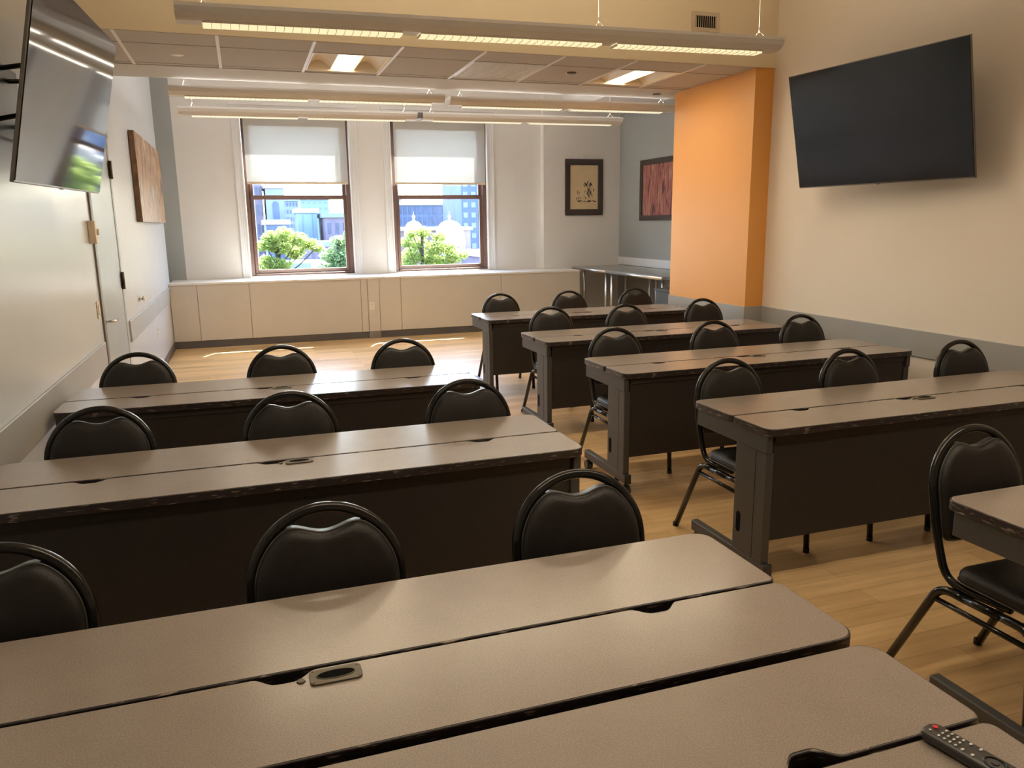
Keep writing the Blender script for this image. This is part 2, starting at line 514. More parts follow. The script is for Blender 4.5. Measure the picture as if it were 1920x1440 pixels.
# left wall with a door opening
DY0, DY1, DZ = 6.03, 7.16, 2.32
wl = MB()
wl.box(XL - 0.2, XL, YN, DY0, 0, CZ).box(XL - 0.2, XL, DY1, 11.30, 0, CZ).box(XL - 0.2, XL, DY0, DY1, DZ, CZ)
struct(wl, 'wall_left', 'wall_left_cool_lit', 'white painted wall on the left with the door and canvas', 'wall')
struct(MB().box(XL - 0.6, XL - 0.2, 11.10, 11.30, 0, CZ).box(XL - 0.6, XL - 0.4, 11.3, 12.1, 0, CZ), 'wall_recess', 'white_paint', 'short return wall of the recess left of the windows', 'wall')
struct(MB().box(XR, XR + 0.2, YN, YF, 0, CZ), 'wall_right', 'white_wall_right', 'cream white wall on the right holding the television', 'wall')
struct(MB().box(XL - 0.2, XR + 0.2, YN - 0.2, YN, 0, CZ), 'wall_near', 'white_paint', 'white wall behind the photographer', 'wall')
# window wall with two openings
W1 = (0.085, 1.550); W2 = (2.170, 3.637); WZ0, WZ1 = 0.885, 3.10
wf = MB()
for x0, x1 in ((-0.785, W1[0]), (W1[1], W2[0]), (W2[1], 4.53)):
    wf.box(x0, x1, YW, YW + 0.26, 0, CZ)
for x0, x1 in (W1, W2):
    wf.box(x0, x1, YW, YW + 0.26, 0, WZ0).box(x0, x1, YW, YW + 0.26, WZ1, CZ)
struct(wf, 'wall_far', 'white_paint', 'white far wall with the two windows', 'wall')
struct(MB().box(-1.37, -0.785, YW - 0.005, YW + 0.26, 0, CZ), 'wall_grey_strip', 'grey_paint', 'tall grey painted strip of wall left of the windows', 'wall')
struct(MB().box(4.53, XN + 0.2, YW - 0.13, YW + 0.26, 0, CZ), 'wall_far_right', 'white_paint', 'cream pier wall right of the windows holding the ink picture', 'wall')
struct(MB().box(XN, XN + 0.2, 7.19, YW - 0.13, 0.0, CZ), 'wall_alcove', 'grey_paint', 'blue grey wall of the alcove on the right', 'wall')
struct(MB().box(XR, XN + 0.2, 6.99, 7.19, 0, CZ), 'wall_alcove_return', 'grey_paint', 'grey return wall behind the orange pier', 'wall')
# orange pier
XP = 4.186
struct(MB().box(XP, XR + 0.2, YF, 6.99, 0, CZ).box(XP, XR, 6.99, 7.19, 0, CZ), 'pillar', 'orange_paint', 'orange painted pier projecting from the right wall', 'pillar')
# dropped ceiling: fascia, tile field and rear border
struct(MB().box(XL, XR, YF - 0.02, YF + 0.1, ZS + 0.003, CZ), 'wall_fascia', 'fascia_warm_lit', 'tan lit fascia above the dropped tile ceiling', 'wall')
struct(MB().box(XL, XR, YB - 0.08, YB, ZS + 0.02, CZ), 'wall_fascia_rear', 'white_paint', 'white rear face of the dropped ceiling', 'wall')
struct(MB().box(XL, XR, 7.0, YB, ZS - 0.005, ZS + 0.06), 'ceiling_border', 'gypsum', 'smooth grey border strip at the rear of the dropped ceiling', 'ceiling')
GX = [-0.69, -0.06, 0.578, 1.195, 1.815, 2.45, 3.07, 3.69]
GY = [YF - 0.012, 6.22, 6.92, 7.0]
tl = MB()
xs = [XL] + GX + [XP]
TRO = {(3, 1), (7, 1)}        # tile bays holding a light
GRI = (5, 1)
for i in range(len(xs) - 1):
    for j in range(3):
        if (i, j) in TRO or (i, j) == GRI:
            continue
        tl.box(xs[i] + 0.006, xs[i + 1] - 0.006, GY[j] + 0.004, GY[j + 1] - 0.004, ZS, ZS + 0.02)
struct(tl, 'ceiling_tiles', 'ceiling_tile', 'dropped ceiling of taupe acoustic tiles', 'ceiling')
gm = MB()
for x in GX:
    gm.box(x - 0.011, x + 0.011, GY[0], GY[3], ZS - 0.004, ZS + 0.012)
struct(gm, 'trim_1', 'grid_white', 'white tee bars of the dropped ceiling running front to back', 'trim')
gm = MB()
for y in GY[1:3]:
    gm.box(XL, XP, y - 0.006, y + 0.006, ZS - 0.001, ZS + 0.03)
struct(gm, 'trim_2', 'grid_dark', 'thin dark joints of the dropped ceiling running across', 'trim')
struct(MB().box(XL, XP, GY[0] + 0.02, 7.0, ZS + 0.16, ZS + 0.2), 'ceiling_deck', 'ceiling_white', 'closed deck above the dropped ceiling tiles', 'ceiling')
# lowered soffit in the alcove
struct(MB().box(4.86, XN, 7.25, YW - 0.13, 3.27, CZ), 'ceiling_soffit', 'ceiling_white', 'lowered white soffit over the alcove', 'ceiling')

# grey chair rails
def band(name, x0, x1, y0, y1, z0, z1, label):
    struct(MB().box(x0, x1, y0, y1, z0, z1), name, 'grey_band', label, 'chair rail', 0.003)
band('trim_3', XL, XL + 0.014, YN, DY0 - 0.09, 0.645, 0.825, 'grey chair rail on the left wall before the door')
band('trim_4', XL, XL + 0.014, DY1 + 0.06, YC - 0.01, 0.645, 0.825, 'grey chair rail on the left wall beyond the door')
band('trim_5', XR - 0.014, XR, YN, YF - 0.002, 0.65, 0.833, 'grey chair rail along the right wall')
pb = MB().box(XP - 0.014, XP, YF - 0.014, 7.19, 0.65, 0.835).box(XP, XR, YF - 0.014, YF, 0.65, 0.835)
struct(pb, 'trim_6', 'grey_band', 'grey chair rail wrapped round the orange pier', 'chair rail')
struct(MB().box(XN - 0.016, XN, 7.25, YW - 0.14, 0.90, 1.025), 'trim_7', 'casing_white', 'white splash rail above the steel benches', 'chair rail', 0.003)
struct(MB().box(XL, XL + 0.012, YN, DY0 - 0.09, 0, 0.10).box(XL, XL + 0.012, DY1 + 0.06, YC - 0.01, 0, 0.10), 'baseboard_left', 'dark_base', 'dark baseboard along the left wall', 'baseboard', 0.002)
struct(MB().box(XR - 0.012, XR, YN, YF - 0.01, 0, 0.10), 'baseboard_right', 'dark_base', 'dark baseboard along the right wall', 'baseboard', 0.002)

# door in the left wall
d = thing('door_1', (XL, (DY0 + DY1) / 2, 0), 'pale grey flush door in the left wall with a lever handle', 'door')
d['kind'] = 'structure'
hw = (DY1 - DY0) / 2
fr_ = MB().box(-0.12, 0.012, -hw - 0.045, -hw + 0.03, 0, DZ + 0.04).box(-0.12, 0.012, -hw + 0.03, hw - 0.03, DZ - 0.03, DZ + 0.04)
fr_.build('door_frame', 'door_frame_dark', d, 0.003)
MB().box(-0.12, -0.002, hw - 0.031, hw - 0.001, 0, DZ - 0.03).build('hinge_jamb', 'wall_left_cool_lit', d)
lf = MB().box(-0.052, -0.008, -hw + 0.035, hw - 0.034, 0.008, DZ - 0.035).build('door_leaf', 'door_grey', d, 0.002)
for z in (0.28, 1.17, 2.05):
    hg = MB().cyl((0.006, hw - 0.030, z - 0.07), 0.014, 0.14, 'z', 12)
    hg.box(-0.007, -0.004, hw - 0.075, hw - 0.034, z - 0.055, z + 0.055)
    hg.build('hinge', 'brass_dark', d)
hd = MB().cyl((-0.008, -hw + 0.10, 0.945), 0.024, 0.012, 'x', 18)
hd.tube(fillet([(-0.004, -hw + 0.10, 0.945), (0.055, -hw + 0.10, 0.945), (0.055, -hw + 0.235, 0.94)], 0.02), 0.010, 10)
hd.build('door_handle', 'chrome', d)
MB().box(-0.008, -0.004, -hw + 0.060, -hw + 0.085, 0.87, 1.07).build('lock_plate', 'brass_dark', d)

# radiator enclosure under the windows
en = thing('radiator_enclosure', (1.95, YC, 0), 'long cream panelled radiator enclosure with white ledge under the windows', 'radiator cover')
EX0, EX1 = XL + 0.004, 4.885
ex = [EX0, -0.627, 0.031, 1.518, 1.612, 1.778, 2.088, 3.603, EX1]
for i in range(len(ex) - 1):
    a, c = ex[i], ex[i + 1]
    if i == 4:
        MB().box(a - 1.95 + 0.003, c - 1.95 - 0.003, -0.012, 0.02, 0.10, 0.842).build('panel', 'cream_panel', en, 0.002)
        MB().box(a - 1.95, c - 1.95, -0.012, 0.02, 0.0, 0.098).build('kick_plate', 'grey_base', en, 0.002)
    else:
        MB().box(a - 1.95 + 0.0025, c - 1.95 - 0.0025, 0, 0.02, 0.098, 0.842).build('panel', 'cream_panel', en, 0.002)
MB().box(EX0 - 1.95, ex[4] - 1.95 - 0.002, 0.012, 0.03, 0, 0.098).box(ex[5] - 1.95 + 0.002, EX1 - 1.95, 0.012, 0.03, 0, 0.098).build('kick_plate', 'dark_base', en)
MB().box(EX0 - 1.95 + 0.01, EX1 - 1.95 - 0.01, 0.03, YW - YC - 0.14, 0.0, 0.84).build('carcass', 'cream_panel', en)
lg = MB().box(EX0 - 1.95, 4.525 - 1.95, -0.012, YW - YC - 0.008, 0.843, 0.868).box(4.525 - 1.95, EX1 - 1.95, -0.012, YW - YC - 0.135, 0.843, 0.868)
lg.build('ledge', 'ledge_white', en)

# windows
def window(name, x0, x1, label):
    cx = (x0 + x1) / 2; w = (x1 - x0) / 2
    o = thing(name, (cx, YW, WZ0), label, 'window'); o['kind'] = 'structure'
    H = WZ1 - WZ0
    MB().box(-w + 0.002, -w + 0.055, 0.03, 0.20, 0.002, H - 0.002).box(w - 0.055, w - 0.002, 0.03, 0.20, 0.002, H - 0.002).box(-w + 0.055, w - 0.055, 0.03, 0.20, H - 0.06, H - 0.002).box(-w + 0.055, w - 0.055, 0.03, 0.20, 0.002, 0.03).build('window_frame', 'window_brown', o, 0.004)
    zr = 1.135
    # lower sash
    s_ = MB().box(-w + 0.057, -w + 0.105, 0.07, 0.115, 0.032, zr).box(w - 0.105, w - 0.057, 0.07, 0.115, 0.032, zr).box(-w + 0.105, w - 0.105, 0.07, 0.115, 0.032, 0.085).box(-w + 0.105, w - 0.105, 0.07, 0.115, zr - 0.06, zr)
    so = s_.build('lower_sash', 'window_brown', o, 0.003)
    MB().box(-w + 0.10, w - 0.10, 0.090, 0.095, 0.08, zr - 0.055).build('pane', 'glass', so)
    s_ = MB().box(-w + 0.057, -w + 0.105, 0.125, 0.17, zr - 0.055, H - 0.063).box(w - 0.105, w - 0.057, 0.125, 0.17, zr - 0.055, H - 0.063).box(-w + 0.105, w - 0.105, 0.125, 0.17, zr - 0.055, zr).box(-w + 0.105, w - 0.105, 0.125, 0.17, H - 0.12, H - 0.063)
    so = s_.build('upper_sash', 'window_brown', o, 0.003)
    MB().box(-w + 0.10, w - 0.10, 0.146, 0.151, zr - 0.005, H - 0.115).build('pane', 'glass', so)
    # fluted white casing
    def flutes(a, c):
        n = 4; st = (c - a) / n
        m_ = MB()
        for k in range(n):
            m_.box(a + st * k + 0.004, a + st * (k + 1) - 0.004, -0.022 if k in (0, 3) else -0.014, -0.001, -0.016, H + 0.06)
        m_.box(a, c, -0.008, -0.001, -0.016, H + 0.06)
        return m_
    flutes(-w - 0.12, -w + 0.0).build('casing', 'casing_white', o, 0.002)
    flutes(w - 0.0, w + 0.12).build('casing', 'casing_white', o, 0.002)
    hd_ = MB().box(-w - 0.12, w + 0.12, -0.02, -0.001, H + 0.062, H + 0.13).box(-w - 0.135, w + 0.135, -0.04, -0.001, H + 0.13, H + 0.17).box(-w - 0.12, w + 0.12, -0.026, -0.001, H + 0.10, H + 0.115)
    hd_.build('head_casing', 'casing_white', o, 0.003)
    MB().box(-w - 0.0, w + 0.0, 0.002, 0.055, -0.014, 0.001).build('window_sill', 'window_brown', o)
    return o
window('window_1', *W1, 'left brown sash window showing the leafy trees and brick roofs')
window('window_2', *W2, 'right brown sash window showing the two domes')
def shade(x0, x1, label):
    cx = (x0 + x1) / 2; w = (x1 - x0) / 2 - 0.035
    o = thing('roller_shade', (cx, YW - 0.05, 2.17), label, 'window shade', 'half drawn roller shades')
    MB().box(-w, w, -0.001, 0.001, 0.03, 0.90).build('fabric', 'shade_fabric', o)
    MB().box(-w, w, -0.006, 0.006, 0.0, 0.030).build('hem_bar', 'beige_plastic', o, 0.003)
    MB().box(-w - 0.02, w + 0.02, -0.03, 0.045, 0.90, 0.965).build('cassette', 'cream_panel', o, 0.004)
shade(*W1, 'half drawn beige roller shade in the left window')
shade(*W2, 'half drawn beige roller shade in the right window')

# ------------------------------------------------------------------ training tables
TL, TD, TZ = 2.12, 0.60, 0.737
CUTS = (-0.70, -0.095, 0.715)
def strip_outline(y0, y1, inset, r=0.045, cuts=None):
    x0, x1 = -TL / 2 + inset, TL / 2 - inset
    y0 += inset; y1 -= inset
    pts = []
    def corner(cx, cy, a):
        for k in range(7):
            t = math.radians(a + 90 * k / 6)
            pts.append((cx + r * math.cos(t), cy + r * math.sin(t)))
    rs = 0.02
    r_out, r_in = r, rs
    # start: inner side right corner, going counter-clockwise; outer rounded more than inner
    def cor(cx, cy, a, rr):
        for k in range(7):
            t = math.radians(a + 90 * k / 6)
            pts.append((cx + rr * math.cos(t), cy + rr * math.sin(t)))
    if cuts:          # near strip: seam at y1
        cor(x1 - rs, y1 - rs, 0, rs)
        for c in sorted(cuts, reverse=True):
            hwid = 0.062
            for k in range(17):
                t = k / 16
                xx = c + hwid * (1 - 2 * t)
                u = abs(1 - 2 * t)
                dd = (0.030 + inset * 0.6) * (0.5 + 0.5 * math.cos(PI * min(1, max(0, (u - 0.25) / 0.75)))) if u > 0.25 else 0.030 + inset * 0.6
                pts.append((xx, y1 - dd))
        cor(x0 + rs, y1 - rs, 90, rs)
        cor(x0 + r, y0 + r, 180, r)
        cor(x1 - r, y0 + r, 270, r)
    else:             # user strip: seam at y0
        cor(x1 - r, y1 - r, 0, r)
        cor(x0 + r, y1 - r, 90, r)
        cor(x0 + rs, y0 + rs, 180, rs)
        cor(x1 - rs, y0 + rs, 270, rs)
    return pts

def make_table():
    t = thing('training_table', (0, 0, 0), 'table', 'table')
    for nm, y0, y1, cuts in (('modesty_side_top', -0.30, -0.033, CUTS), ('user_side_top', -0.025, 0.30, None)):
        top = MB().prism(strip_outline(y0, y1, 0.0035, cuts=cuts), 'z', TZ - 0.0035, TZ).build(nm, 'laminate', t)
        MB().prism(strip_outline(y0, y1, 0.0, cuts=cuts), 'z', TZ - 0.032, TZ - 0.0008).build('edge_moulding', 'edge_worn', top, 0.003, 2)
    MB().box(-TL / 2 + 0.12, TL / 2 - 0.12, -0.13, 0.02, 0.60, 0.606).box(-TL / 2 + 0.12, TL / 2 - 0.12, -0.13, -0.125, 0.606, 0.70).box(-TL / 2 + 0.12, TL / 2 - 0.12, 0.015, 0.02, 0.606, 0.70).build('dark_seam_tray', 'recess_shade', t)  # black tray added under the seam so the cut-outs look dark
    for s in (-1, 1):
        xe = s * TL / 2
        def X(a):
            return xe - s * a
        MB().box(X(0.008), X(0.040), -0.275, 0.262, 0.625, 0.7045).build('side_rail', 'desk_metal', t, 0.004)
        lp = MB().box(X(0.012), X(0.050), -0.272, -0.055, 0.125, 0.6245).build('leg_panel', 'desk_metal', t, 0.004)
        MB().box(X(0.0115), X(0.015), -0.202, -0.199, 0.13, 0.62).build('groove', 'recess_shade', lp)
        sl = MB(); pts = []
        for k in range(25):
            a = 2 * PI * k / 24
            pts.append((-0.095 + 0.016 * math.cos(a), 0.26 + (0.032 if math.sin(a) >= 0 else -0.032) + 0.016 * math.sin(a)))
        sl.prism(pts[:-1], 'x', X(0.0112), X(0.016)).build('cable_slot', 'recess_shade', lp)
        ft = MB().box(X(0.012), X(0.052), -0.285, 0.292, 0.072, 0.1245).build('foot', 'desk_metal', t, 0.006)
        MB().box(X(0.010), X(0.054), -0.296, -0.282, 0.070, 0.1265).build('end_cap', 'caster', ft, 0.003)
        for y in (-0.262, 0.274):
            c_ = MB().cyl((X(0.032), y, 0.052), 0.008, 0.022, 'z', 10)
            for q in (-1, 1):
                c_.cyl((X(0.032) + q * 0.006 - (0.014 if q < 0 else 0), y - 0.008, 0.0285), 0.0285, 0.014, 'x', 20)
            c_.prism([(y - 0.036, 0.034), (y - 0.03, 0.052), (y - 0.008, 0.062), (y + 0.014, 0.052), (y + 0.012, 0.034)], 'x', X(0.032) - 0.007, X(0.032) + 0.007)
            c_.build('caster', 'caster', t)
    MB().box(-TL / 2 + 0.052, TL / 2 - 0.052, -0.262, -0.246, 0.225, 0.7045).build('modesty_panel', 'modesty', t, 0.002)
    MB().box(-TL / 2 + 0.052, TL / 2 - 0.052, -0.272, -0.246, 0.668, 0.7043).build('top_rail', 'modesty', t, 0.003)
    # power inlet plate and blanking cap next to the middle cut-out
    pl = MB().prism(rrect(-0.050, 0.050, -0.098, -0.046, 0.012), 'z', TZ + 0.0002, TZ + 0.0042).build('power_plate', 'plate_bronze', t, 0.0012)
    el = [(0.036 * math.cos(2 * PI * k / 28), -0.072 + 0.0135 * math.sin(2 * PI * k / 28)) for k in range(28)]
    MB().prism(el, 'z', TZ + 0.0035, TZ + 0.0047).build('opening', 'recess_shade', pl)
    rg = MB().tube([(p[0] * 1.02, (p[1] + 0.072) * 1.05 - 0.072, TZ + 0.0045) for p in el], 0.0012, 6, True).build('rim', 'plate_bronze', pl)
    for sx in (-1, 1):
        for sy in (-1, 1):
            MB().cyl((sx * 0.043, -0.072 + sy * 0.0195, TZ + 0.0042), 0.0025, 0.0008, 'z', 10).build('screw', 'brass_dark', pl)
    MB().cyl((-0.066, -0.072, TZ + 0.0002), 0.0085, 0.003, 'z', 18, 0.007).build('blanking_cap', 'plate_bronze', t)
    return t

TBL = [   # x, y, rotated, label
    (0.106, 1.480, 0, 'foreground grey topped training table joined back to back with the one holding the remote'),
    (0.106, 0.853, PI, 'nearest training table at the bottom of the view, with the remote control on it'),
    (0.135, 2.951, 0, 'left hand training table in the middle row, cut by the left frame edge'),
    (0.142, 4.366, -0.022, 'rearmost left hand training table, touching the grey rail before the door'),
    (3.072, 1.452, 0, 'right hand training table of which only a corner and one foot enter the frame'),
    (3.072, 2.910, 0, 'nearest fully seen right hand training table, running off the right edge'),
    (3.072, 4.225, 0, 'right hand training table whose right end and two left casters show'),
    (3.098, 5.520, 0, 'right hand training table standing just before the orange pier front'),
    (3.092, 6.945, 0, 'rearmost right hand training table, close to the steel benches'),
]
TG = 'black edged grey training tables in rows'
proto_t = make_table()
for i, (x, y, rz, lab) in enumerate(TBL):
    o = proto_t if i == 0 else copy_tree(proto_t)
    o.location = (x, y, 0); o.rotation_euler = (0, 0, rz)
    tag(o, lab, 'table', TG)

# ------------------------------------------------------------------ stacking chairs
def back_y(z):      # tilt of the chair back (0 = top of the back)
    return -0.041 + (z - 0.70) * 0.2
HR, HC = 0.1900, 0.7000
def hoop(a, r):
    z = HC + r * math.sin(a)
    return (r * math.cos(a), back_y(z), z)
def cushion_outline(k=1.0, n=14):
    # (x, z): shoulders, centre dip, rounded bottom; k shrinks it towards the middle
    pts = []
    R = 0.1805
    a0 = math.asin(0.092 / R)
    for i in range(n + 1):      # right side up to the shoulder
        a = -0.25 + (PI / 2 - a0 + 0.25) * i / n
        if a < 0:
            continue
        pts.append((R * math.cos(a), HC + R * math.sin(a)))
    zs = HC + R * math.cos(a0)
    for i in range(1, 16):
        t = i / 16
        x = 0.092 * (1 - 2 * t)
        pts.append((x, zs - 0.024 * (0.5 + 0.5 * math.cos(PI * abs(1 - 2 * t)))))
    m_ = [(-p[0], p[1]) for p in pts[:n - 1]]
    right = [p for p in pts if p[0] > 0.0919]
    left = [(-p[0], p[1]) for p in right][::-1]
    mid = [p for p in pts if abs(p[0]) < 0.0919]
    bot = []
    zb = 0.535; rc = 0.03; xw = 0.178
    for q in range(5):
        bot.append((-xw, HC - (HC - zb - rc) * (q + 0.6) / 5))
    for q in range(6):
        a = PI + PI / 2 * q / 5
        bot.append((-xw + rc + rc * math.cos(a), zb + rc + rc * math.sin(a)))
    for q in range(1, 6):
        bot.append((-xw + rc + (2 * xw - 2 * rc) * q / 6, zb))
    for q in range(6):
        a = 1.5 * PI + PI / 2 * q / 5
        bot.append((xw - rc + rc * math.cos(a), zb + rc + rc * math.sin(a)))
    for q in range(5):
        bot.append((xw, zb + rc + (HC - zb - rc) * (q + 0.0) / 5))
    out = right + mid + left + bot
    # remove near duplicates
    res = []
    for p in out:
        if not res or math.hypot(p[0] - res[-1][0], p[1] - res[-1][1]) > 0.002:
            res.append(p)
    for _ in range(4):          # round the shoulders
        n_ = len(res)
        res = [(0.5 * res[i][0] + 0.25 * (res[i - 1][0] + res[(i + 1) % n_][0]), 0.5 * res[i][1] + 0.25 * (res[i - 1][1] + res[(i + 1) % n_][1])) for i in range(n_)]
    return res
def make_chair():
    t = thing('stacking_chair', (0, 0, 0), 'chair', 'chair')
    # hoop back frame: one continuous tube
    Y0 = 0.33
    side = [(0.188, -0.36, 0.427), (0.188, -0.125, 0.412), (0.190, back_y(0.60), 0.60)]
    p1 = [(p.x, p.y, p.z) for p in fillet([side[0], side[1], side[2]], 0.07, 8)]
    arc = [hoop(PI * k / 30, HR) for k in range(31)]
    p2 = [(-p[0], p[1], p[2]) for p in p1][::-1]
    path = p1 + arc + p2
    MB().tube([(x, y + Y0, z) for x, y, z in path], 0.0138, 12).build('back_frame', 'frame_black', t)
    # backrest cushion
    ol = cushion_outline()
    prof = [(1.000, 0.008), (1.002, -0.012), (0.990, -0.022), (0.965, -0.030), (0.925, -0.036), (0.86, -0.040), (0.76, -0.043), (0.5, -0.045), (0.25, -0.046), (0.05, -0.046)]
    rings = []
    for k, yy in prof:
        soft = min(1.0, max(0.0, (1.0 - k) / 0.16))      # the grip dip fades towards the middle of the pad
        rr = []
        for x, z in ol:
            if z > HC and abs(x) < 0.0919:
                top = HC + math.sqrt(0.1805 ** 2 - 0.092 ** 2)
                z = z * (1 - soft) + (top - 0.4 * (top - z)) * soft
            rr.append((x * k, back_y(0.70 + (z - 0.70) * k) + yy + Y0, 0.70 + (z - 0.70) * k))
        rings.append(rr)
    bk = MB().loops(rings).build('backrest', 'vinyl', t)
    MB().tube([(x, back_y(z) - 0.016 + Y0, z) for x, z in ol], 0.0028, 6, True).build('piping', 'piping', bk)
    # seat
    base = rrect(-0.208, 0.208, -0.52, -0.155, 0.06, 7)
    rings = []
    for dd, z in ((0.012, 0.434), (0.002, 0.440), (0.0, 0.455), (0.002, 0.468), (0.010, 0.479), (0.024, 0.486), (0.045, 0.490)):
        k = dd
        rr = rrect(-0.208 + k, 0.208 - k, -0.52 + k, -0.155 - k, max(0.01, 0.06 - k), 7)
        rings.append([(x, y + Y0, z) for x, y in rr])
    for s in (0.7, 0.35, 0.08):
        rr = rrect(-0.163, 0.163, -0.475, -0.200, 0.015, 7)
        rings.append([(x * s, (y + 0.3375) * s - 0.3375 + Y0, 0.490 + 0.003 * (1 - s)) for x, y in rr])
    st = MB().loops(rings).build('seat', 'vinyl', t)
    rr = rrect(-0.2085, 0.2085, -0.5205, -0.1545, 0.06, 7)
    MB().tube([(x, y + Y0, 0.444) for x, y in rr], 0.0028, 6, True).build('piping', 'piping', st)
    MB().box(-0.17, 0.17, -0.48 + Y0, -0.19 + Y0, 0.420, 0.4345).build('seat_pan', 'frame_black', t)
    for s in (-1, 1):
        rear = fillet([(s * 0.228, 0.060 + Y0, 0.010), (s * 0.203, -0.118 + Y0, 0.395), (s * 0.203, -0.22 + Y0, 0.395)], 0.055, 8)
        lg_ = MB().tube(rear, 0.0145, 10).build('leg', 'frame_black', t)
        MB().cyl((s * 0.229, 0.063 + Y0, 0.0), 0.0150, 0.022, 'z', 12).build('foot_cap', 'rubber', lg_)
        front = fillet([(s * 0.195, -0.33 + Y0, 0.393), (s * 0.188, -0.435 + Y0, 0.390), (s * 0.187, -0.460 + Y0, 0.010)], 0.055, 8)
        lg_ = MB().tube(front, 0.0145, 10).build('leg', 'frame_black', t)
        MB().cyl((s * 0.187, -0.460 + Y0, 0.0), 0.0150, 0.022, 'z', 12).build('foot_cap', 'rubber', lg_)
        MB().tube([(s * 0.203, -0.215 + Y0, 0.395), (s * 0.195, -0.335 + Y0, 0.393)], 0.0147, 10).build('seat_rail', 'frame_black', t)
        MB().tube([(s * 0.207, -0.098 + Y0, 0.350), (s * 0.188, -0.440 + Y0, 0.335)], 0.0095, 8).build('stretcher', 'frame_black', t)
    MB().tube([(-0.19, -0.40 + Y0, 0.392), (0.19, -0.40 + Y0, 0.392)], 0.010, 8).build('cross_bar', 'frame_black', t)
    return t

# x, y of the top of the back, label
CHAIRS = [
    (-0.585, 1.940, 0.02, 'black round backed chair at the foreground table, half cut by the left frame edge'),
    (0.140, 1.945, 0.0, 'middle black round backed chair of the foreground table, most of its back in view'),
    (0.842, 1.960, -0.02, 'black round backed chair behind the right corner of the foreground table'),
    (-0.592, 3.385, 0.02, 'black round backed chair in the left middle row, beside the left wall rail'),
    (0.135, 3.392, 0.0, 'middle black chair of the left middle row, hoop overlapping the table behind'),
    (0.906, 3.360, -0.02, 'black round backed chair in the left middle row, nearest the aisle'),
    (-0.618, 4.815, 0.02, 'black round backed chair at the rear left table, in front of the grey door'),
    (0.160, 4.772, 0.0, 'black round backed chair at the rear left table, below the left window'),
    (0.878, 4.738, -0.01, 'black round backed chair at the rear left table, below the wall outlet on the enclosure'),
    (2.305, 1.925, 0.0, 'nearest right hand black chair, showing its seat and legs beside the cut off table corner'),
    (2.300, 3.362, 0.0, 'black chair at the aisle end of the nearest fully seen right hand table'),
    (3.066, 3.368, 0.0, 'black round backed chair at the middle of the nearest fully seen right hand table'),
    (3.868, 3.372, 0.0, 'black round backed chair nearest the right edge, against the right wall rail'),
    (2.300, 4.670, 0.0, 'black chair at the aisle end of the right hand table showing casters'),
    (3.098, 4.715, 0.0, 'black round backed chair at the middle of the right hand table showing casters'),
    (3.878, 4.760, 0.0, 'black round backed chair right of the orange pier, backed by the right wall rail'),
    (2.396, 6.065, 0.0, 'black chair at the aisle end of the table before the orange pier'),
    (3.056, 5.985, 0.0, 'black round backed chair at the middle of the table before the orange pier'),
    (3.898, 6.120, 0.0, 'black round backed chair directly in front of the orange pier'),
    (2.406, 7.466, 0.0, 'black chair at the aisle end of the rearmost right hand table'),
    (3.140, 7.440, 0.0, 'black round backed chair at the middle of the rearmost right hand table'),
    (3.890, 7.420, 0.0, 'black round backed chair at the rearmost right hand table, in front of the steel benches'),
]
proto_c = make_chair()
for i, (x, y, rz, lab) in enumerate(CHAIRS):
    o = proto_c if i == 0 else copy_tree(proto_c)
    o.location = (x, y - 0.33, 0); o.rotation_euler = (0, 0, rz)
    tag(o, lab, 'chair', 'black stacking chairs tucked behind the tables')

# ------------------------------------------------------------------ televisions
def television(loc, normal, right_dir, W, H, label, glass, bend=0.0):
    o = thing('television', (0, 0, 0), label, 'television')
    n = Vector(normal).normalized(); r = Vector(right_dir).normalized()
    r = (r - n * r.dot(n)).normalized(); u = n.cross(r)
    o.matrix_world = Matrix(((r.x, u.x, n.x, loc[0]), (r.y, u.y, n.y, loc[1]), (r.z, u.z, n.z, loc[2]), (0, 0, 0, 1)))
    # local: x right, y up, z out of the screen
    MB().box(-W / 2, W / 2, -H / 2, H / 2, -0.018, -0.003).build('bezel', 'tv_edge', o, 0.004)
    nx, ny = 24, 2
    vv, ff = [], []
    for j in range(ny + 1):
        for i in range(nx + 1):
            x = (-0.5 + i / nx) * (W - 0.012)
            vv.append((x, (-0.5 + j / ny) * (H - 0.014) + 0.002, 0.0008 - bend * (1 - (2 * i / nx - 1) ** 2)))
    for j in range(ny):
        for i in range(nx):
            a = j * (nx + 1) + i
            ff.append((a, a + 1, a + nx + 2, a + nx + 1))
    k = len(vv)
    MB().add(vv, ff, True).build('screen', glass, o)
    MB().box(-W * 0.36, W * 0.36, -H * 0.40, H * 0.22, -0.062, -0.0185).build('back_housing', 'tv_black', o, 0.012)
    MB().box(-0.012, 0.012, -H / 2 - 0.004, -H / 2, -0.022, -0.008).build('power_light', 'tv_black', o)
    mo = MB()
    for sx in (-0.2, 0.2):
        mo.box(sx - 0.015, sx + 0.015, -0.22, 0.22, -0.085, -0.063)
    mo.box(-0.26, 0.26, 0.06, 0.09, -0.10, -0.085).box(-0.26, 0.26, -0.10, -0.07, -0.10, -0.085)
    mo.build('mount_rails', 'tv_black', o)
    return o
tvr = television((4.049, 4.373, 2.221), (-0.973, -0.093, -0.211), (0.0956, -0.9954, 0.0), 1.43, 0.815, 'large black television tilted down on the right wall', 'tv_screen_dark')
tvl = television((-0.671, 4.132, 2.158), (0.976, -0.045, -0.212), (0.045, 0.999, 0.009), 1.43, 0.79, 'large glossy television on a swing arm at the left wall reflecting the windows', 'tv_screen', 0.0012)
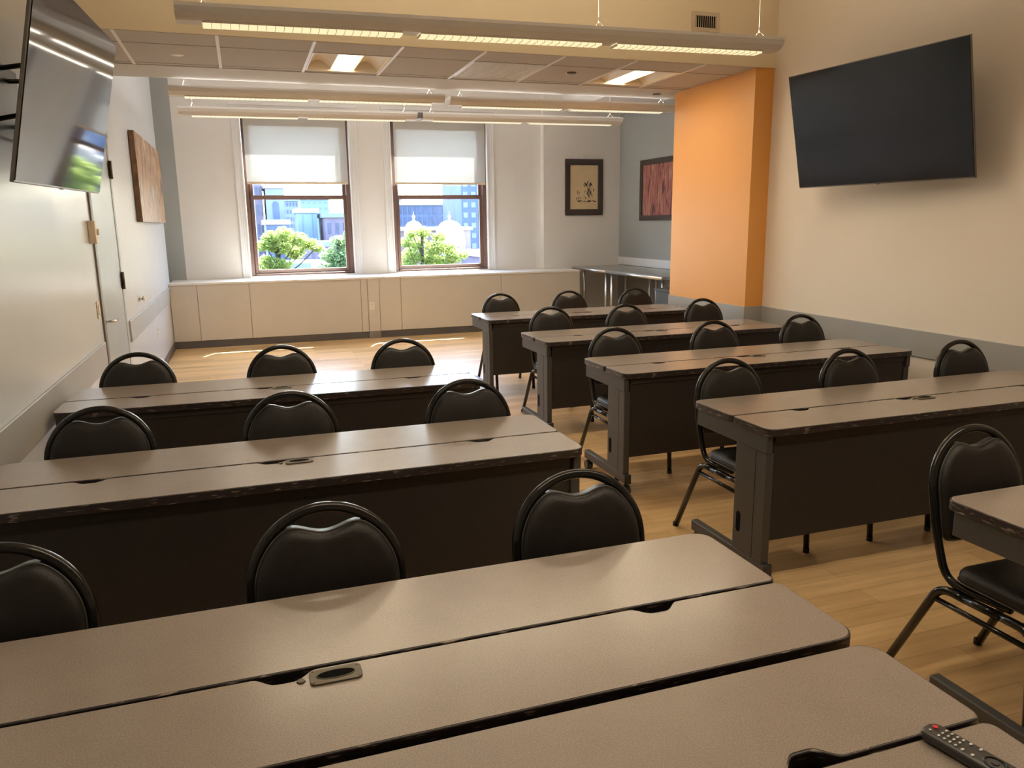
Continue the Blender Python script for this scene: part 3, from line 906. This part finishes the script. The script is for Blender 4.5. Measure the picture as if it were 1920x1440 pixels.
# wall plates and arms (children of their television, placed in room space)
def mount(tv, wall_x, sgn, y, z):
    inv = tv.matrix_world.inverted()
    def put(mb, name):
        ob = mb.build(name, 'tv_black', None, 0.002)
        ob.data.transform(inv)
        ob.parent = tv
    put(MB().box(wall_x, wall_x + sgn * 0.02, y - 0.30, y + 0.30, z - 0.16, z + 0.16), 'wall_plate')
    tvp = tv.matrix_world @ Vector((0, 0, -0.09))
    for dz in (-0.10, 0.10):
        for dy in (-0.24, 0.24):
            b_ = tv.matrix_world @ Vector((dy if sgn > 0 else -dy, dz, -0.088))
            put(MB().tube([(wall_x + sgn * 0.015, y + dy * 0.6, z + dz), tuple(b_)], 0.011, 8), 'mount_arm')
mount(tvr, XR, -1, 4.373, 2.221)
mount(tvl, XL, 1, 4.10, 2.15)

# ------------------------------------------------------------------ suspended linear lights
def pendant(x0, x1, y, z, sections, label, near, cables, dark_end=False, group='suspended linear lights', tilt=0.0):
    L = x1 - x0; cx = (x0 + x1) / 2
    o = thing('linear_pendant', (cx, y, z), label, 'ceiling light', group)
    o.rotation_euler = (0, -tilt, 0)
    h = L / 2
    # housing: a shallow D profile, lens below, open top
    pf = [(-0.105, 0.078), (-0.108, 0.060), (-0.095, 0.032), (-0.065, 0.010), (-0.048, 0.004), (0.048, 0.004), (0.065, 0.010), (0.095, 0.032), (0.108, 0.060), (0.105, 0.078)]
    MB().prism(pf, 'x', -h + 0.004, h - 0.004, False).build('housing', 'pendant_white', o)
    for s in (-1, 1):
        MB().prism([(p[0] * 1.01, p[1] * 1.01 - 0.001) for p in pf], 'x', s * (h - 0.004), s * h).build('end_cap', 'pendant_white', o)
    seg = L / sections
    for k in range(sections):
        a = -h + k * seg + (0.125 if k == 0 else 0.05); c = -h + (k + 1) * seg - (0.125 if k == sections - 1 else 0.05)
        ln = MB().box(a, c, -0.045, 0.045, -0.013 if near else -0.009, 0.003).build('lamp_lens', 'tube_near' if near else 'tube_far', o)
        lv = MB().box(a, c, -0.049, -0.0455, -0.004, 0.004).box(a, c, 0.0455, 0.049, -0.004, 0.004)
        nb = int((c - a) / 0.045)
        for q in range(nb + 1):
            xx = a + (c - a) * q / nb
            lv.box(xx - 0.0012, xx + 0.0012, -0.0475, 0.0475, -0.0160 if near else -0.0115, -0.0015)
        lv.build('louver', 'louver', o)
        MB().box(-h + k * seg + 0.06, -h + (k + 1) * seg - 0.06, -0.06, 0.06, 0.079, 0.082).build('uplight_lens', 'uplight_near' if near else 'uplight_far', o)
        ld = bpy.data.lights.new('lamp_light', 'AREA')
        ld.shape = 'RECTANGLE'; ld.size = c - a; ld.size_y = 0.08
        ld.energy = DOWN_NEAR if near else DOWN_FAR
        ld.color = LAMP if near else (1.0, 0.88, 0.70)
        lo = bpy.data.objects.new('lamp_light', ld); COL.objects.link(lo)
        lo.parent = o; lo.location = ((a + c) / 2, 0, -0.018)
    for cxx in cables:
        cb = MB().tube([(cxx - cx, 0, CZ - z + 0.0), (cxx - cx, 0, 0.13)], 0.0016, 6)
        cb.tube([(cxx - cx, 0, 0.13), (cxx - cx - 0.02, 0.05, 0.079)], 0.0014, 6).tube([(cxx - cx, 0, 0.13), (cxx - cx + 0.02, -0.05, 0.079)], 0.0014, 6)
        cb.cyl((cxx - cx, 0, 0.12), 0.004, 0.03, 'z', 8)
        cb.build('suspension_cable', 'cable', o)
    return o
pendant(-0.237, 3.423, 4.62, 2.650, 3, 'long three section suspended light nearest the camera, at the top of the view', True, (-0.10, 2.150, 3.30), tilt=0.012)
pendant(-0.237, 3.423, 1.35, 2.650, 3, 'added unseen long suspended light above the photographer, brightening the near half', True, (-0.10, 2.150, 3.30))  # lamp added out of view to light the near half of the room
pendant(-0.509, 1.931, 7.68, 2.715, 2, 'upper left of the four far suspended lights, nearest the dropped ceiling', False, (-0.38, 1.80), tilt=0.006)
pendant(1.985, 4.425, 7.68, 2.715, 2, 'upper right of the four far suspended lights, ending at the orange pier', False, (2.10, 4.30), tilt=0.006)
pendant(-0.517, 1.923, 8.90, 2.710, 2, 'lower left of the four far suspended lights, across the left window head', False, (-0.38, 1.80), tilt=0.006)
p2b = pendant(1.985, 4.425, 8.90, 2.728, 2, 'lower right of the four far suspended lights, across the right window head', False, (2.10, 4.30), tilt=0.006)
MB().box(-1.275, -1.221, -0.085, 0.085, 0.012, 0.074).build('coupling', 'door_frame_dark', p2b)

# ------------------------------------------------------------------ things in the dropped ceiling
def troffer(i, label):
    x0, x1 = xs[i] + 0.013, xs[i + 1] - 0.013; y0, y1 = GY[1] + 0.008, GY[2] - 0.008
    cx, cy = (x0 + x1) / 2, (y0 + y1) / 2; w, h = (x1 - x0) / 2, (y1 - y0) / 2
    o = thing('recessed_light', (cx, cy, ZS), label, 'ceiling light', 'square recessed lights in the dropped ceiling')
    MB().box(-w, w, -h, -h + 0.012, -0.003, 0.1).box(-w, w, h - 0.012, h, -0.003, 0.1).box(-w, -w + 0.012, -h + 0.012, h - 0.012, -0.003, 0.1).box(w - 0.012, w, -h + 0.012, h - 0.012, -0.003, 0.1).box(-w, w, -h, h, 0.1, 0.104).build('rim', 'troffer_pan', o)
    for s in (-1, 1):       # curved reflector wings
        ring0, ring1 = [], []
        for k in range(9):
            t = k / 8
            xx = s * (0.095 + (w - 0.11) * t); zz = 0.012 + 0.07 * math.sin(PI * min(1, t * 0.95))
            ring0.append((xx, -h + 0.012, zz)); ring1.append((xx, h - 0.012, zz))
        MB().add(ring0 + ring1, [(k, k + 1, 9 + k + 1, 9 + k) for k in range(8)], True).build('reflector', 'troffer_pan', o)
    pf = [(0.095 * math.cos(PI + PI * k / 10), 0.030 + 0.030 * math.sin(PI + PI * k / 10)) for k in range(11)]
    MB().prism(pf, 'y', -h + 0.014, h - 0.014, True).build('lamp_lens', 'troffer_lamp', o)
    ld = bpy.data.lights.new('lamp_light', 'AREA'); ld.shape = 'RECTANGLE'; ld.size = 0.5; ld.size_y = 0.5
    ld.energy = TROFFER_W; ld.color = LAMP
    lo = bpy.data.objects.new('lamp_light', ld); COL.objects.link(lo); lo.parent = o; lo.location = (0, 0, -0.02)
troffer(3, 'glowing square recessed light left of the silver ceiling grille')
troffer(7, 'glowing square recessed light next to the orange pier')
x0, x1 = xs[5] + 0.013, xs[6] - 0.013
o = thing('ceiling_grille', ((x0 + x1) / 2, 6.57, ZS), 'silver square egg crate grille in the dropped ceiling', 'vent')
w = (x1 - x0) / 2; h = 0.335
MB().box(-w, w, -h, -h + 0.015, -0.003, 0.03).box(-w, w, h - 0.015, h, -0.003, 0.03).box(-w, -w + 0.015, -h, h, -0.003, 0.03).box(w - 0.015, w, -h, h, -0.003, 0.03).build('frame', 'grid_white', o)
MB().box(-w + 0.001, w - 0.001, -h + 0.016, h - 0.016, 0.008, 0.012).build('diffuser', 'grille_silver', o)
gr = MB()
for k in range(1, 24):
    xx = -w + 2 * w * k / 24
    gr.box(xx - 0.002, xx + 0.002, -h + 0.015, h - 0.015, 0.0010, 0.0045)
for k in range(1, 26):
    yy = -h + 2 * h * k / 26
    gr.box(-w + 0.015, w - 0.015, yy - 0.002, yy + 0.002, 0.0005, 0.0050)
gr.build('egg_crate', 'grille_silver', o)
tag(MB().lathe([(0.001, -0.006), (0.04, -0.006), (0.046, -0.003), (0.046, -0.0005), (0.001, -0.0005)], (-0.352, 6.56, ZS)).build('sprinkler_cover', 'grid_white', None), 'round white sprinkler cover in a left ceiling tile', 'sprinkler')
tag(MB().lathe([(0.001, -0.010), (0.035, -0.010), (0.046, -0.003), (0.046, -0.0005), (0.001, -0.0005)], (2.757, 6.47, ZS)).build('sprinkler_cover', 'brass_dark', None), 'round dark sprinkler cover between the grille and right recessed light', 'sprinkler')
tag(MB().lathe([(0.001, -0.008), (0.035, -0.008), (0.044, -0.003), (0.044, -0.0005), (0.001, -0.0005)], (4.03, 7.28, ZS - 0.005)).build('sprinkler_cover', 'brass_dark', None), 'small dark sprinkler cover in the border beside the orange pier', 'sprinkler')

# supply vent on the fascia
o = thing('wall_vent', (3.67, YF - 0.02, 3.16), 'beige louvred air vent on the tan fascia above the lights', 'vent')
MB().box(-0.125, 0.125, -0.012, -0.001, -0.075, -0.045).box(-0.125, 0.125, -0.012, -0.001, 0.045, 0.075).box(-0.125, -0.095, -0.012, -0.001, -0.045, 0.045).box(0.095, 0.125, -0.012, -0.001, -0.045, 0.045).build('frame', 'beige_plastic', o, 0.002)
MB().box(-0.095, 0.095, -0.003, -0.001, -0.045, 0.045).build('duct', 'recess_shade', o)
for k in range(10):
    xx = -0.087 + 0.174 * k / 9
    MB().add([(xx - 0.004, -0.010, -0.045), (xx + 0.004, -0.0035, -0.045), (xx + 0.004, -0.0035, 0.045), (xx - 0.004, -0.010, 0.045), (xx - 0.002, -0.011, -0.045), (xx + 0.006, -0.0045, -0.045), (xx + 0.006, -0.0045, 0.045), (xx - 0.002, -0.011, 0.045)],
             [(0, 1, 2, 3), (4, 5, 6, 7), (0, 1, 5, 4), (3, 2, 6, 7), (1, 2, 6, 5), (0, 3, 7, 4)]).build('slat', 'beige_plastic', o)

# ------------------------------------------------------------------ small things on the left wall and enclosure
o = thing('wall_box', (XL, 5.90, 1.57), 'thick beige control box on the left wall beside the door frame', 'switch')
MB().box(0.001, 0.045, -0.045, 0.045, -0.075, 0.075).build('cover', 'beige_plastic', o, 0.005)
MB().box(0.045, 0.058, 0.012, 0.034, -0.02, 0.02).build('knob', 'ivory_plastic', o, 0.003)
o = thing('light_switch', (XL, 5.865, 1.055), 'flat ivory light switch on the left wall under the beige box', 'switch')
MB().box(0.001, 0.007, -0.036, 0.036, -0.058, 0.058).build('cover_plate', 'beige_plastic', o, 0.002)
MB().box(0.007, 0.013, -0.016, 0.016, -0.032, 0.032).build('rocker', 'ivory_plastic', o, 0.002)
o = thing('door_stop', (XL, 8.01, 0.945), 'small round metal door stop on the left wall', 'door stop')
MB().cyl((0.001, 0, 0), 0.026, 0.008, 'x', 18).cyl((0.009, 0, 0), 0.012, 0.03, 'x', 14).build('base', 'chrome', o)
MB().cyl((0.039, 0, 0), 0.024, 0.016, 'x', 18).build('bumper', 'beige_plastic', o)
def outlet(loc, axis, label):
    o = thing('wall_outlet', loc, label, 'outlet')
    def B(u0, u1, d0, d1, z0, z1):
        return MB().box(d0, d1, u0, u1, z0, z1) if axis == 'x' else MB().box(u0, u1, -d1, -d0, z0, z1)
    B(-0.036, 0.036, 0.001, 0.006, -0.058, 0.058).build('cover_plate', 'ivory_plastic', o, 0.002)
    for z in (-0.026, 0.026):
        s_ = B(-0.018, 0.018, 0.006, 0.0085, z - 0.015, z + 0.015).build('socket', 'ivory_plastic', o, 0.0015)
        for q in (-0.007, 0.007):
            B(q - 0.0015, q + 0.0015, 0.0085, 0.009, z - 0.006, z + 0.006).build('slot', 'recess_shade', s_)
outlet((XL, 9.32, 0.466), 'x', 'ivory double outlet low on the left wall beyond the door')
outlet((1.667, YC - 0.012, 0.46), 'y', 'ivory double outlet on the narrow panel of the radiator enclosure')

# ------------------------------------------------------------------ pictures
o = thing('canvas_painting', (XL, 9.85, 2.08), 'unframed brown abstract canvas on the left wall', 'painting')
MB().box(0.006, 0.052, -1.33, 1.10, -0.43, 0.43).build('stretcher_sides', 'canvas_side', o)
MB().box(0.0522, 0.056, -1.33, 1.10, -0.43, 0.43).build('painted_face', 'brown_abstract', o)
o = thing('framed_picture', (XN, 10.0, 2.045), 'dark framed red brown abstract picture on the blue grey alcove wall', 'picture')
W_, H_ = 0.98, 0.445
MB().box(-0.03, -0.002, -W_, W_, H_ - 0.075, H_).box(-0.03, -0.002, -W_, W_, -H_, -H_ + 0.075).box(-0.03, -0.002, -W_, -W_ + 0.075, -H_ + 0.075, H_ - 0.075).box(-0.03, -0.002, W_ - 0.075, W_, -H_ + 0.075, H_ - 0.075).build('frame', 'pic_frame', o, 0.004)
MB().box(-0.014, -0.004, -W_ + 0.07, W_ - 0.07, -H_ + 0.07, H_ - 0.07).build('painted_face', 'red_abstract', o)
o = thing('framed_print', (5.215, YW - 0.13, 2.13), 'dark framed cream print with black ink marks right of the windows', 'picture')
W_, H_ = 0.325, 0.435
fw, fh = 0.083, 0.095
MB().box(-W_, W_, -0.03, -0.002, H_ - fh, H_).box(-W_, W_, -0.03, -0.002, -H_, -H_ + fh).box(-W_, -W_ + fw, -0.03, -0.002, -H_ + fh, H_ - fh).box(W_ - fw, W_, -0.03, -0.002, -H_ + fh, H_ - fh).build('frame', 'pic_frame', o, 0.003)
MB().box(-W_ + fw - 0.004, W_ - fw + 0.004, -0.012, -0.004, -H_ + fh - 0.004, H_ - fh + 0.004).build('print_sheet', 'paper', o)
# plain abstract brush strokes (no figures)
ik = MB()
rnd = random.Random(3)
def stroke(x0, z0, x1, z1, w_):
    dx, dz = x1 - x0, z1 - z0; l = math.hypot(dx, dz) or 1; nx_, nz_ = -dz / l * w_, dx / l * w_
    ik.prism([(x0 - nx_ * 0.4, z0 - nz_ * 0.4), (x0 + dx * 0.5 - nx_, z0 + dz * 0.5 - nz_), (x1 - nx_ * 0.3, z1 - nz_ * 0.3), (x1 + nx_ * 0.3, z1 + nz_ * 0.3), (x0 + dx * 0.5 + nx_, z0 + dz * 0.5 + nz_), (x0 + nx_ * 0.4, z0 + nz_ * 0.4)], 'y', -0.0125, -0.0121)
for k in range(26):
    t = rnd.random()
    x_ = -0.13 + 0.30 * t
    stroke(x_, -0.22 + rnd.uniform(-0.01, 0.02), x_ + rnd.uniform(0.02, 0.06), -0.22 + rnd.uniform(-0.012, 0.02), rnd.uniform(0.002, 0.006))
for k in range(30):
    x_ = rnd.gauss(0.07, 0.045)
    z_ = rnd.uniform(-0.20, 0.06)
    stroke(x_, z_, x_ + rnd.uniform(-0.03, 0.03), z_ + rnd.uniform(0.03, 0.08), rnd.uniform(0.003, 0.010))
for k in range(9):
    x_ = rnd.gauss(-0.10, 0.02)
    z_ = rnd.uniform(-0.20, -0.08)
    stroke(x_, z_, x_ + rnd.uniform(-0.02, 0.02), z_ + rnd.uniform(0.02, 0.05), rnd.uniform(0.002, 0.007))
ik.build('ink_marks', 'ink', o)
MB().cyl((0, -0.012, H_ + 0.02), 0.004, 0.010, 'y', 10).build('hanging_nail', 'brass_dark', o)

# ------------------------------------------------------------------ stainless benches and grey box in the alcove
def bench(y0, y1, far_inset, label):
    x0, x1, z = 4.99, XN - 0.03, 0.895
    cy = (y0 + y1) / 2; h = (y1 - y0) / 2; w = (x1 - x0) / 2; cx = (x0 + x1) / 2
    o = thing('steel_bench', (cx, cy, 0), label, 'table', 'stainless steel work benches in the alcove')
    tp = MB().box(-w, w, -h, h, z - 0.004, z).box(-w, -w + 0.004, -h, h, z - 0.04, z - 0.004).box(-w, w, -h, -h + 0.004, z - 0.04, z - 0.004).box(-w, w, h - 0.004, h, z - 0.04, z - 0.004).box(w - 0.004, w, -h, h, z - 0.04, z - 0.004)
    tp.build('bench_top', 'steel_top', o, 0.0015)
    MB().tube([(-w + 0.002, -h, z - 0.022), (-w + 0.002, h, z - 0.022)], 0.021, 12).build('rolled_edge', 'steel', o)
    yn, yf = -h + 0.075, h - far_inset
    for sx in (-1, 1):
        for yy in (yn, yf):
            lg_ = MB().cyl((sx * (w - 0.05), yy, 0.03), 0.0205, z - 0.045, 'z', 16).build('leg', 'steel', o)
            MB().cyl((sx * (w - 0.05), yy, 0.0), 0.016, 0.035, 'z', 12, 0.022).build('levelling_foot', 'steel', lg_)
    for sx in (-1, 1):
        MB().tube([(sx * (w - 0.05), yn, 0.25), (sx * (w - 0.05), yf, 0.25)], 0.012, 10).build('brace', 'steel', o)
bench(10.42, 11.62, 0.33, 'far stainless steel work bench under the red picture')
bench(8.76, 10.40, 0.10, 'near stainless steel work bench, its end hidden by the orange pier')
o = thing('storage_box', (5.02, 8.42, 0), 'dark grey storage cabinet beside the orange pier near the steel bench', 'cabinet')
MB().box(-0.20, 0.22, -0.20, 0.20, 0.02, 0.745).build('body', 'box_grey', o, 0.006)
MB().box(-0.215, 0.235, -0.215, 0.215, 0.746, 0.775).build('lid', 'box_grey', o, 0.006)
for sx in (-1, 1):
    for sy in (-1, 1):
        MB().cyl((sx * 0.15 + 0.01, sy * 0.15, 0), 0.015, 0.02, 'z', 12).build('foot', 'rubber', o)

# ------------------------------------------------------------------ remote control
ax = Vector((0.040, -0.195, 0)).normalized()
ang = math.atan2(ax.y, ax.x)
o = thing('remote_control', (1.030 + ax.x * 0.1, 0.885 + ax.y * 0.1, TZ + 0.0006), 'black television remote with a red button lying at the table corner', 'remote control', rz=ang)
# local x runs from the red button end (-0.1) to the other end
body = []
for dz, k in ((0.0, 0.006), (0.004, 0.001), (0.012, 0.0), (0.017, 0.0015), (0.019, 0.004)):
    rr = rrect(-0.1 + k, 0.1 - k, -0.0225 + k, 0.0225 - k, 0.014, 6)
    body.append([(x, y * (0.86 + 0.14 * abs(x) / 0.1), dz) for x, y in rr])
MB().loops(body).build('body', 'remote_black', o)
def button(x, y, rx, ry, m_):
    n = 14
    MB().prism([(x + rx * math.cos(2 * PI * k / n), y + ry * math.sin(2 * PI * k / n)) for k in range(n)], 'z', 0.0188, 0.0208).build('button', m_, o)
button(-0.086, 0.006, 0.0045, 0.0045, 'btn_red')
button(-0.086, -0.009, 0.002, 0.002, 'btn_grey')
for r_ in range(4):
    for c_ in range(3):
        button(-0.070 + r_ * 0.0095, -0.011 + c_ * 0.011, 0.0019, 0.0028, 'btn_grey')
for c_ in (-1, 1):
    button(-0.030, c_ * 0.012, 0.0024, 0.0034, 'btn_grey')
    button(-0.014, c_ * 0.012, 0.0024, 0.0034, 'btn_grey')
    button(0.042, c_ * 0.014, 0.0022, 0.0028, 'btn_grey')
MB().tube([(0.015 + 0.016 * math.cos(2 * PI * k / 24), 0.014 * math.sin(2 * PI * k / 24), 0.0195) for k in range(24)], 0.0022, 6, True).build('dial_ring', 'tv_black', o)
button(0.015, 0, 0.006, 0.006, 'remote_black')
for k, m_ in enumerate(('btn_red', 'btn_green', 'btn_yellow', 'btn_blue')):
    button(0.066, -0.012 + k * 0.008, 0.0022, 0.0030, m_)
button(0.056, -0.013, 0.004, 0.005, 'btn_pink')
button(0.056, 0.013, 0.004, 0.005, 'btn_pink')
for c_ in range(3):
    button(0.080, -0.011 + c_ * 0.011, 0.0022, 0.003, 'btn_grey')

# ------------------------------------------------------------------ the city outside
GZ = -13.0
struct(MB().box(-60, 120, 13.5, 260, GZ - 1, GZ), 'ground', 'ground_out', 'grey streets and yards far below the windows', 'ground')
def building(x0, x1, z1, y, depth, m_, label, cols, rows, roof='b_white', ww=0.5, wh=0.55, wm='b_window', z_from=None, arch=False):
    cx = (x0 + x1) / 2; w = (x1 - x0) / 2
    o = thing('building', (cx, y, GZ), label, 'building')
    H = z1 - GZ
    MB().box(-w, w, 0, depth, 0, H).build('walls', m_, o)
    MB().box(-w - 0.25, w + 0.25, -0.3, depth + 0.3, H, H + 0.5).build('cornice', roof, o)
    zb = (z_from - GZ) if z_from is not None else H - 9
    for i in range(cols):
        for j in range(rows):
            xc = -w + 2 * w * (i + 0.5) / cols; zc = zb + (H - zb) * (j + 0.5) / rows
            a, c = w / cols * ww, (H - zb) / rows / 2 * wh
            pts = [(xc - a, zc - c), (xc + a, zc - c), (xc + a, zc + c), (xc - a, zc + c)]
            if arch:
                pts = pts[:2] + [(xc + a * math.cos(PI * k / 8), zc + c * 0.4 + a * math.sin(PI * k / 8)) for k in range(9)]
            f_ = MB().prism(pts, 'y', -0.06, 0.02).build('window', wm, o)
    return o
S = 1.0
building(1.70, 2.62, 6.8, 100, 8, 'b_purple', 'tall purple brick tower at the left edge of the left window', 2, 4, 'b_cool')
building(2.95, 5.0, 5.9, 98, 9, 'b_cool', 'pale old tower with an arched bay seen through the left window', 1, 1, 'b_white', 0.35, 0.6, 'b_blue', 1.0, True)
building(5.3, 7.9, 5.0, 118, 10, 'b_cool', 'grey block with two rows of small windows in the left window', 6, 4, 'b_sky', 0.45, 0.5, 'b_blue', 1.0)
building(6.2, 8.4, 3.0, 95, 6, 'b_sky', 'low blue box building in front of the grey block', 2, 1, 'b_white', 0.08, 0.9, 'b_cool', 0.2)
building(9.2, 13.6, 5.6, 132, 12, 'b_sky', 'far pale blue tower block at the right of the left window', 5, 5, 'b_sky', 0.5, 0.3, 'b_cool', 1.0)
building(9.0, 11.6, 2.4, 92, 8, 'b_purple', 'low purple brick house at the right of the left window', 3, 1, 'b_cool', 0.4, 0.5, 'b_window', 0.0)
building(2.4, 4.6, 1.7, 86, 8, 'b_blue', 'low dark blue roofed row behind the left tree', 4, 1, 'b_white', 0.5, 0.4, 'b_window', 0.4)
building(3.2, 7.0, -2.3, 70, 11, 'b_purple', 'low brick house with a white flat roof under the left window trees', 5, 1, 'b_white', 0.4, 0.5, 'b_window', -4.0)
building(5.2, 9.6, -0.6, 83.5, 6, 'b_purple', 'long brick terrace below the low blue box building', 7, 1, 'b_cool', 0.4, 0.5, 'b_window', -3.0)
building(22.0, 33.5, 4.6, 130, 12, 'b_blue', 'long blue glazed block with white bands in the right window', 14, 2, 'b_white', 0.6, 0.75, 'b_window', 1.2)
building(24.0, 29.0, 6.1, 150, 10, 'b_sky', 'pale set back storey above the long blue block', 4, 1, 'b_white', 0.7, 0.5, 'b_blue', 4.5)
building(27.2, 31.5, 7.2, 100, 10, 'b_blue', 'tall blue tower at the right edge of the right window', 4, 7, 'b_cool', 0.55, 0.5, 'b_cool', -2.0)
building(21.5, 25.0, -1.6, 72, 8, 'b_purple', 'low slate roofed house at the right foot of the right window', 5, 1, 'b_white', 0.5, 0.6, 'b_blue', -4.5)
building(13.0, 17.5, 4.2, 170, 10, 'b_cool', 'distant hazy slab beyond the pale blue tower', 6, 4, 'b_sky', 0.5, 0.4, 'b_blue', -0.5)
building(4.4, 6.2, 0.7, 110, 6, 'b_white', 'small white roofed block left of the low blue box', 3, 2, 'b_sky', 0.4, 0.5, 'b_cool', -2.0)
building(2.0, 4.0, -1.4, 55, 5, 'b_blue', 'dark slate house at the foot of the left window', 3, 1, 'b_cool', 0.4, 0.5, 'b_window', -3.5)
# domed hall
o = thing('domed_hall', (18.6, 84, GZ), 'cream hall with two domes and lanterns in the right window', 'building')
H = 1.35 - GZ
MB().box(-4.0, 5.2, 0, 10, 0, H - 0.5).build('walls', 'b_pink', o)
MB().box(-4.2, 5.4, -0.3, 10.2, H - 0.5, H - 0.15).build('cornice', 'b_white', o)
for dx, dz, rr in ((-1.35, 0.0, 1.05), (2.55, -0.75, 1.62)):
    prof = [(rr * 1.05, -0.6), (rr * 1.05, 0)]
    for k in range(1, 13):
        a = PI / 2 * k / 12
        prof.append((rr * math.cos(a) ** 0.8 + 0.02, rr * 1.35 * math.sin(a)))
    dm = MB().lathe(prof, (dx, -1.2, H - 0.9 + dz), 28).build('dome', 'b_dome', o)
    zt = H - 0.9 + dz + rr * 1.33
    MB().lathe([(0.22, 0), (0.22, 0.08), (0.13, 0.1), (0.13, 0.4), (0.2, 0.42), (0.18, 0.5), (0.10, 0.62), (0.03, 0.68), (0.02, 1.0), (0.005, 1.02)], (dx, -1.2, zt), 14).build('lantern', 'b_white', dm)
    MB().lathe([(rr * 0.98, 0.0), (rr * 0.98, 3.0)], (dx, -1.2, H - 3.9 + dz), 20).build('drum', 'b_pink', dm)

def tree(x, y, blobs, trunk_r, leaves, leaf, m_, label, seed, size=0.16):
    rn = random.Random(seed)
    o = thing('tree', (x, y, GZ), label, 'tree')
    tk = MB()
    top = max(b_[2] for b_ in blobs) - GZ
    tk.tube([(0, 0, 0), (0.05, 0, top * 0.5), (-0.05, 0.05, top * 0.8), (0.0, 0.0, top - 0.1)], trunk_r, 8)
    for bx, by, bz, br_ in blobs:
        z0 = bz - GZ - rn.uniform(0.3, 0.9)
        tk.tube([(0, 0, z0 - 0.5), ((bx - x) * 0.5, (by - y) * 0.5, z0), (bx - x, by - y, bz - GZ + br_ * 0.4)], trunk_r * 0.3, 6)
    tk.build('trunk', 'bark', o)
    lf_ = MB()
    tot = sum(b_[3] ** 2 for b_ in blobs)
    for bx, by, bz, br_ in blobs:
        for _ in range(int(leaves * br_ ** 2 / tot)):
            v = Vector((rn.gauss(0, 1), rn.gauss(0, 1), rn.gauss(0, 1))).normalized() * (br_ * rn.random() ** 0.45)
            c = Vector((bx - x, by - y, bz - GZ)) + Vector((v.x * 1.15, v.y, v.z * 0.8))
            a = Vector((rn.gauss(0, 1), rn.gauss(0, 1), rn.gauss(0, 0.6))).normalized()
            b_ = a.cross(Vector((rn.gauss(0, 1), rn.gauss(0, 1), rn.gauss(0, 1)))).normalized()
            s_ = size * rn.uniform(0.6, 1.3)
            lf_.add([c - a * s_, c - b_ * s_ * 0.45, c + a * s_, c + b_ * s_ * 0.45], [(0, 1, 2, 3)])
    ob = lf_.build('foliage', m_, o)
    ob['kind'] = 'stuff'
def blobset(x0, x1, z0, z1, y, n, seed, r0, r1):
    rn = random.Random(seed)
    return [(rn.uniform(x0, x1), y + rn.uniform(-1, 1), rn.uniform(z0, z1), rn.uniform(r0, r1)) for _ in range(n)]
tree(1.25, 32, [(1.05, 32, 1.15, 0.34), (1.5, 31.6, 1.25, 0.36), (1.35, 32, 0.8, 0.42), (2.05, 32, 1.05, 0.36), (2.5, 32.3, 0.85, 0.30), (2.8, 32, 0.70, 0.22), (0.75, 31.8, 0.85, 0.30), (1.9, 32.4, 0.55, 0.38), (0.85, 32, 0.2, 0.34), (1.35, 31.8, 0.1, 0.36), (0.75, 32, -0.3, 0.42), (1.4, 32, -0.35, 0.36), (1.1, 32, -0.9, 0.55), (1.9, 32, -0.9, 0.36)], 0.075, 6000, None, 'leaf_yellow', 'bright yellow green tree at the left of the left window', 11, 0.085)
tree(3.5, 31, [(3.5, 31, 0.95, 0.34), (3.9, 31.3, 0.85, 0.45), (3.2, 31, 0.45, 0.42), (3.7, 30.8, 0.25, 0.55), (3.15, 31, -0.1, 0.48), (3.6, 31, -0.35, 0.6), (2.95, 31.2, -0.5, 0.38), (4.05, 31, 1.2, 0.34), (3.2, 31, -0.95, 0.5), (3.9, 31, -0.7, 0.6), (4.0, 31, 0.1, 0.45)], 0.09, 7500, None, 'leaf_green', 'dense green tree at the right of the left window', 12, 0.07)
tree(7.0, 32, [(6.55, 32, 1.2, 0.24), (7.05, 32, 1.25, 0.30), (7.7, 32, 1.05, 0.28), (6.3, 31.8, 0.85, 0.26), (6.9, 32.2, 0.75, 0.40), (7.5, 31.8, 0.65, 0.38), (8.1, 32, 0.55, 0.32), (6.5, 32, 0.30, 0.40), (7.3, 32, 0.2, 0.42), (8.35, 32, 0.2, 0.32), (8.75, 32, 0.3, 0.22), (7.9, 32, 0.0, 0.38), (6.35, 32, -0.2, 0.45), (7.2, 32, -0.35, 0.5), (8.0, 32, -0.45, 0.36), (6.7, 32, -0.75, 0.5)], 0.065, 5200, None, 'leaf_yellow', 'thin branched yellow green tree in front of the domes', 13, 0.085)
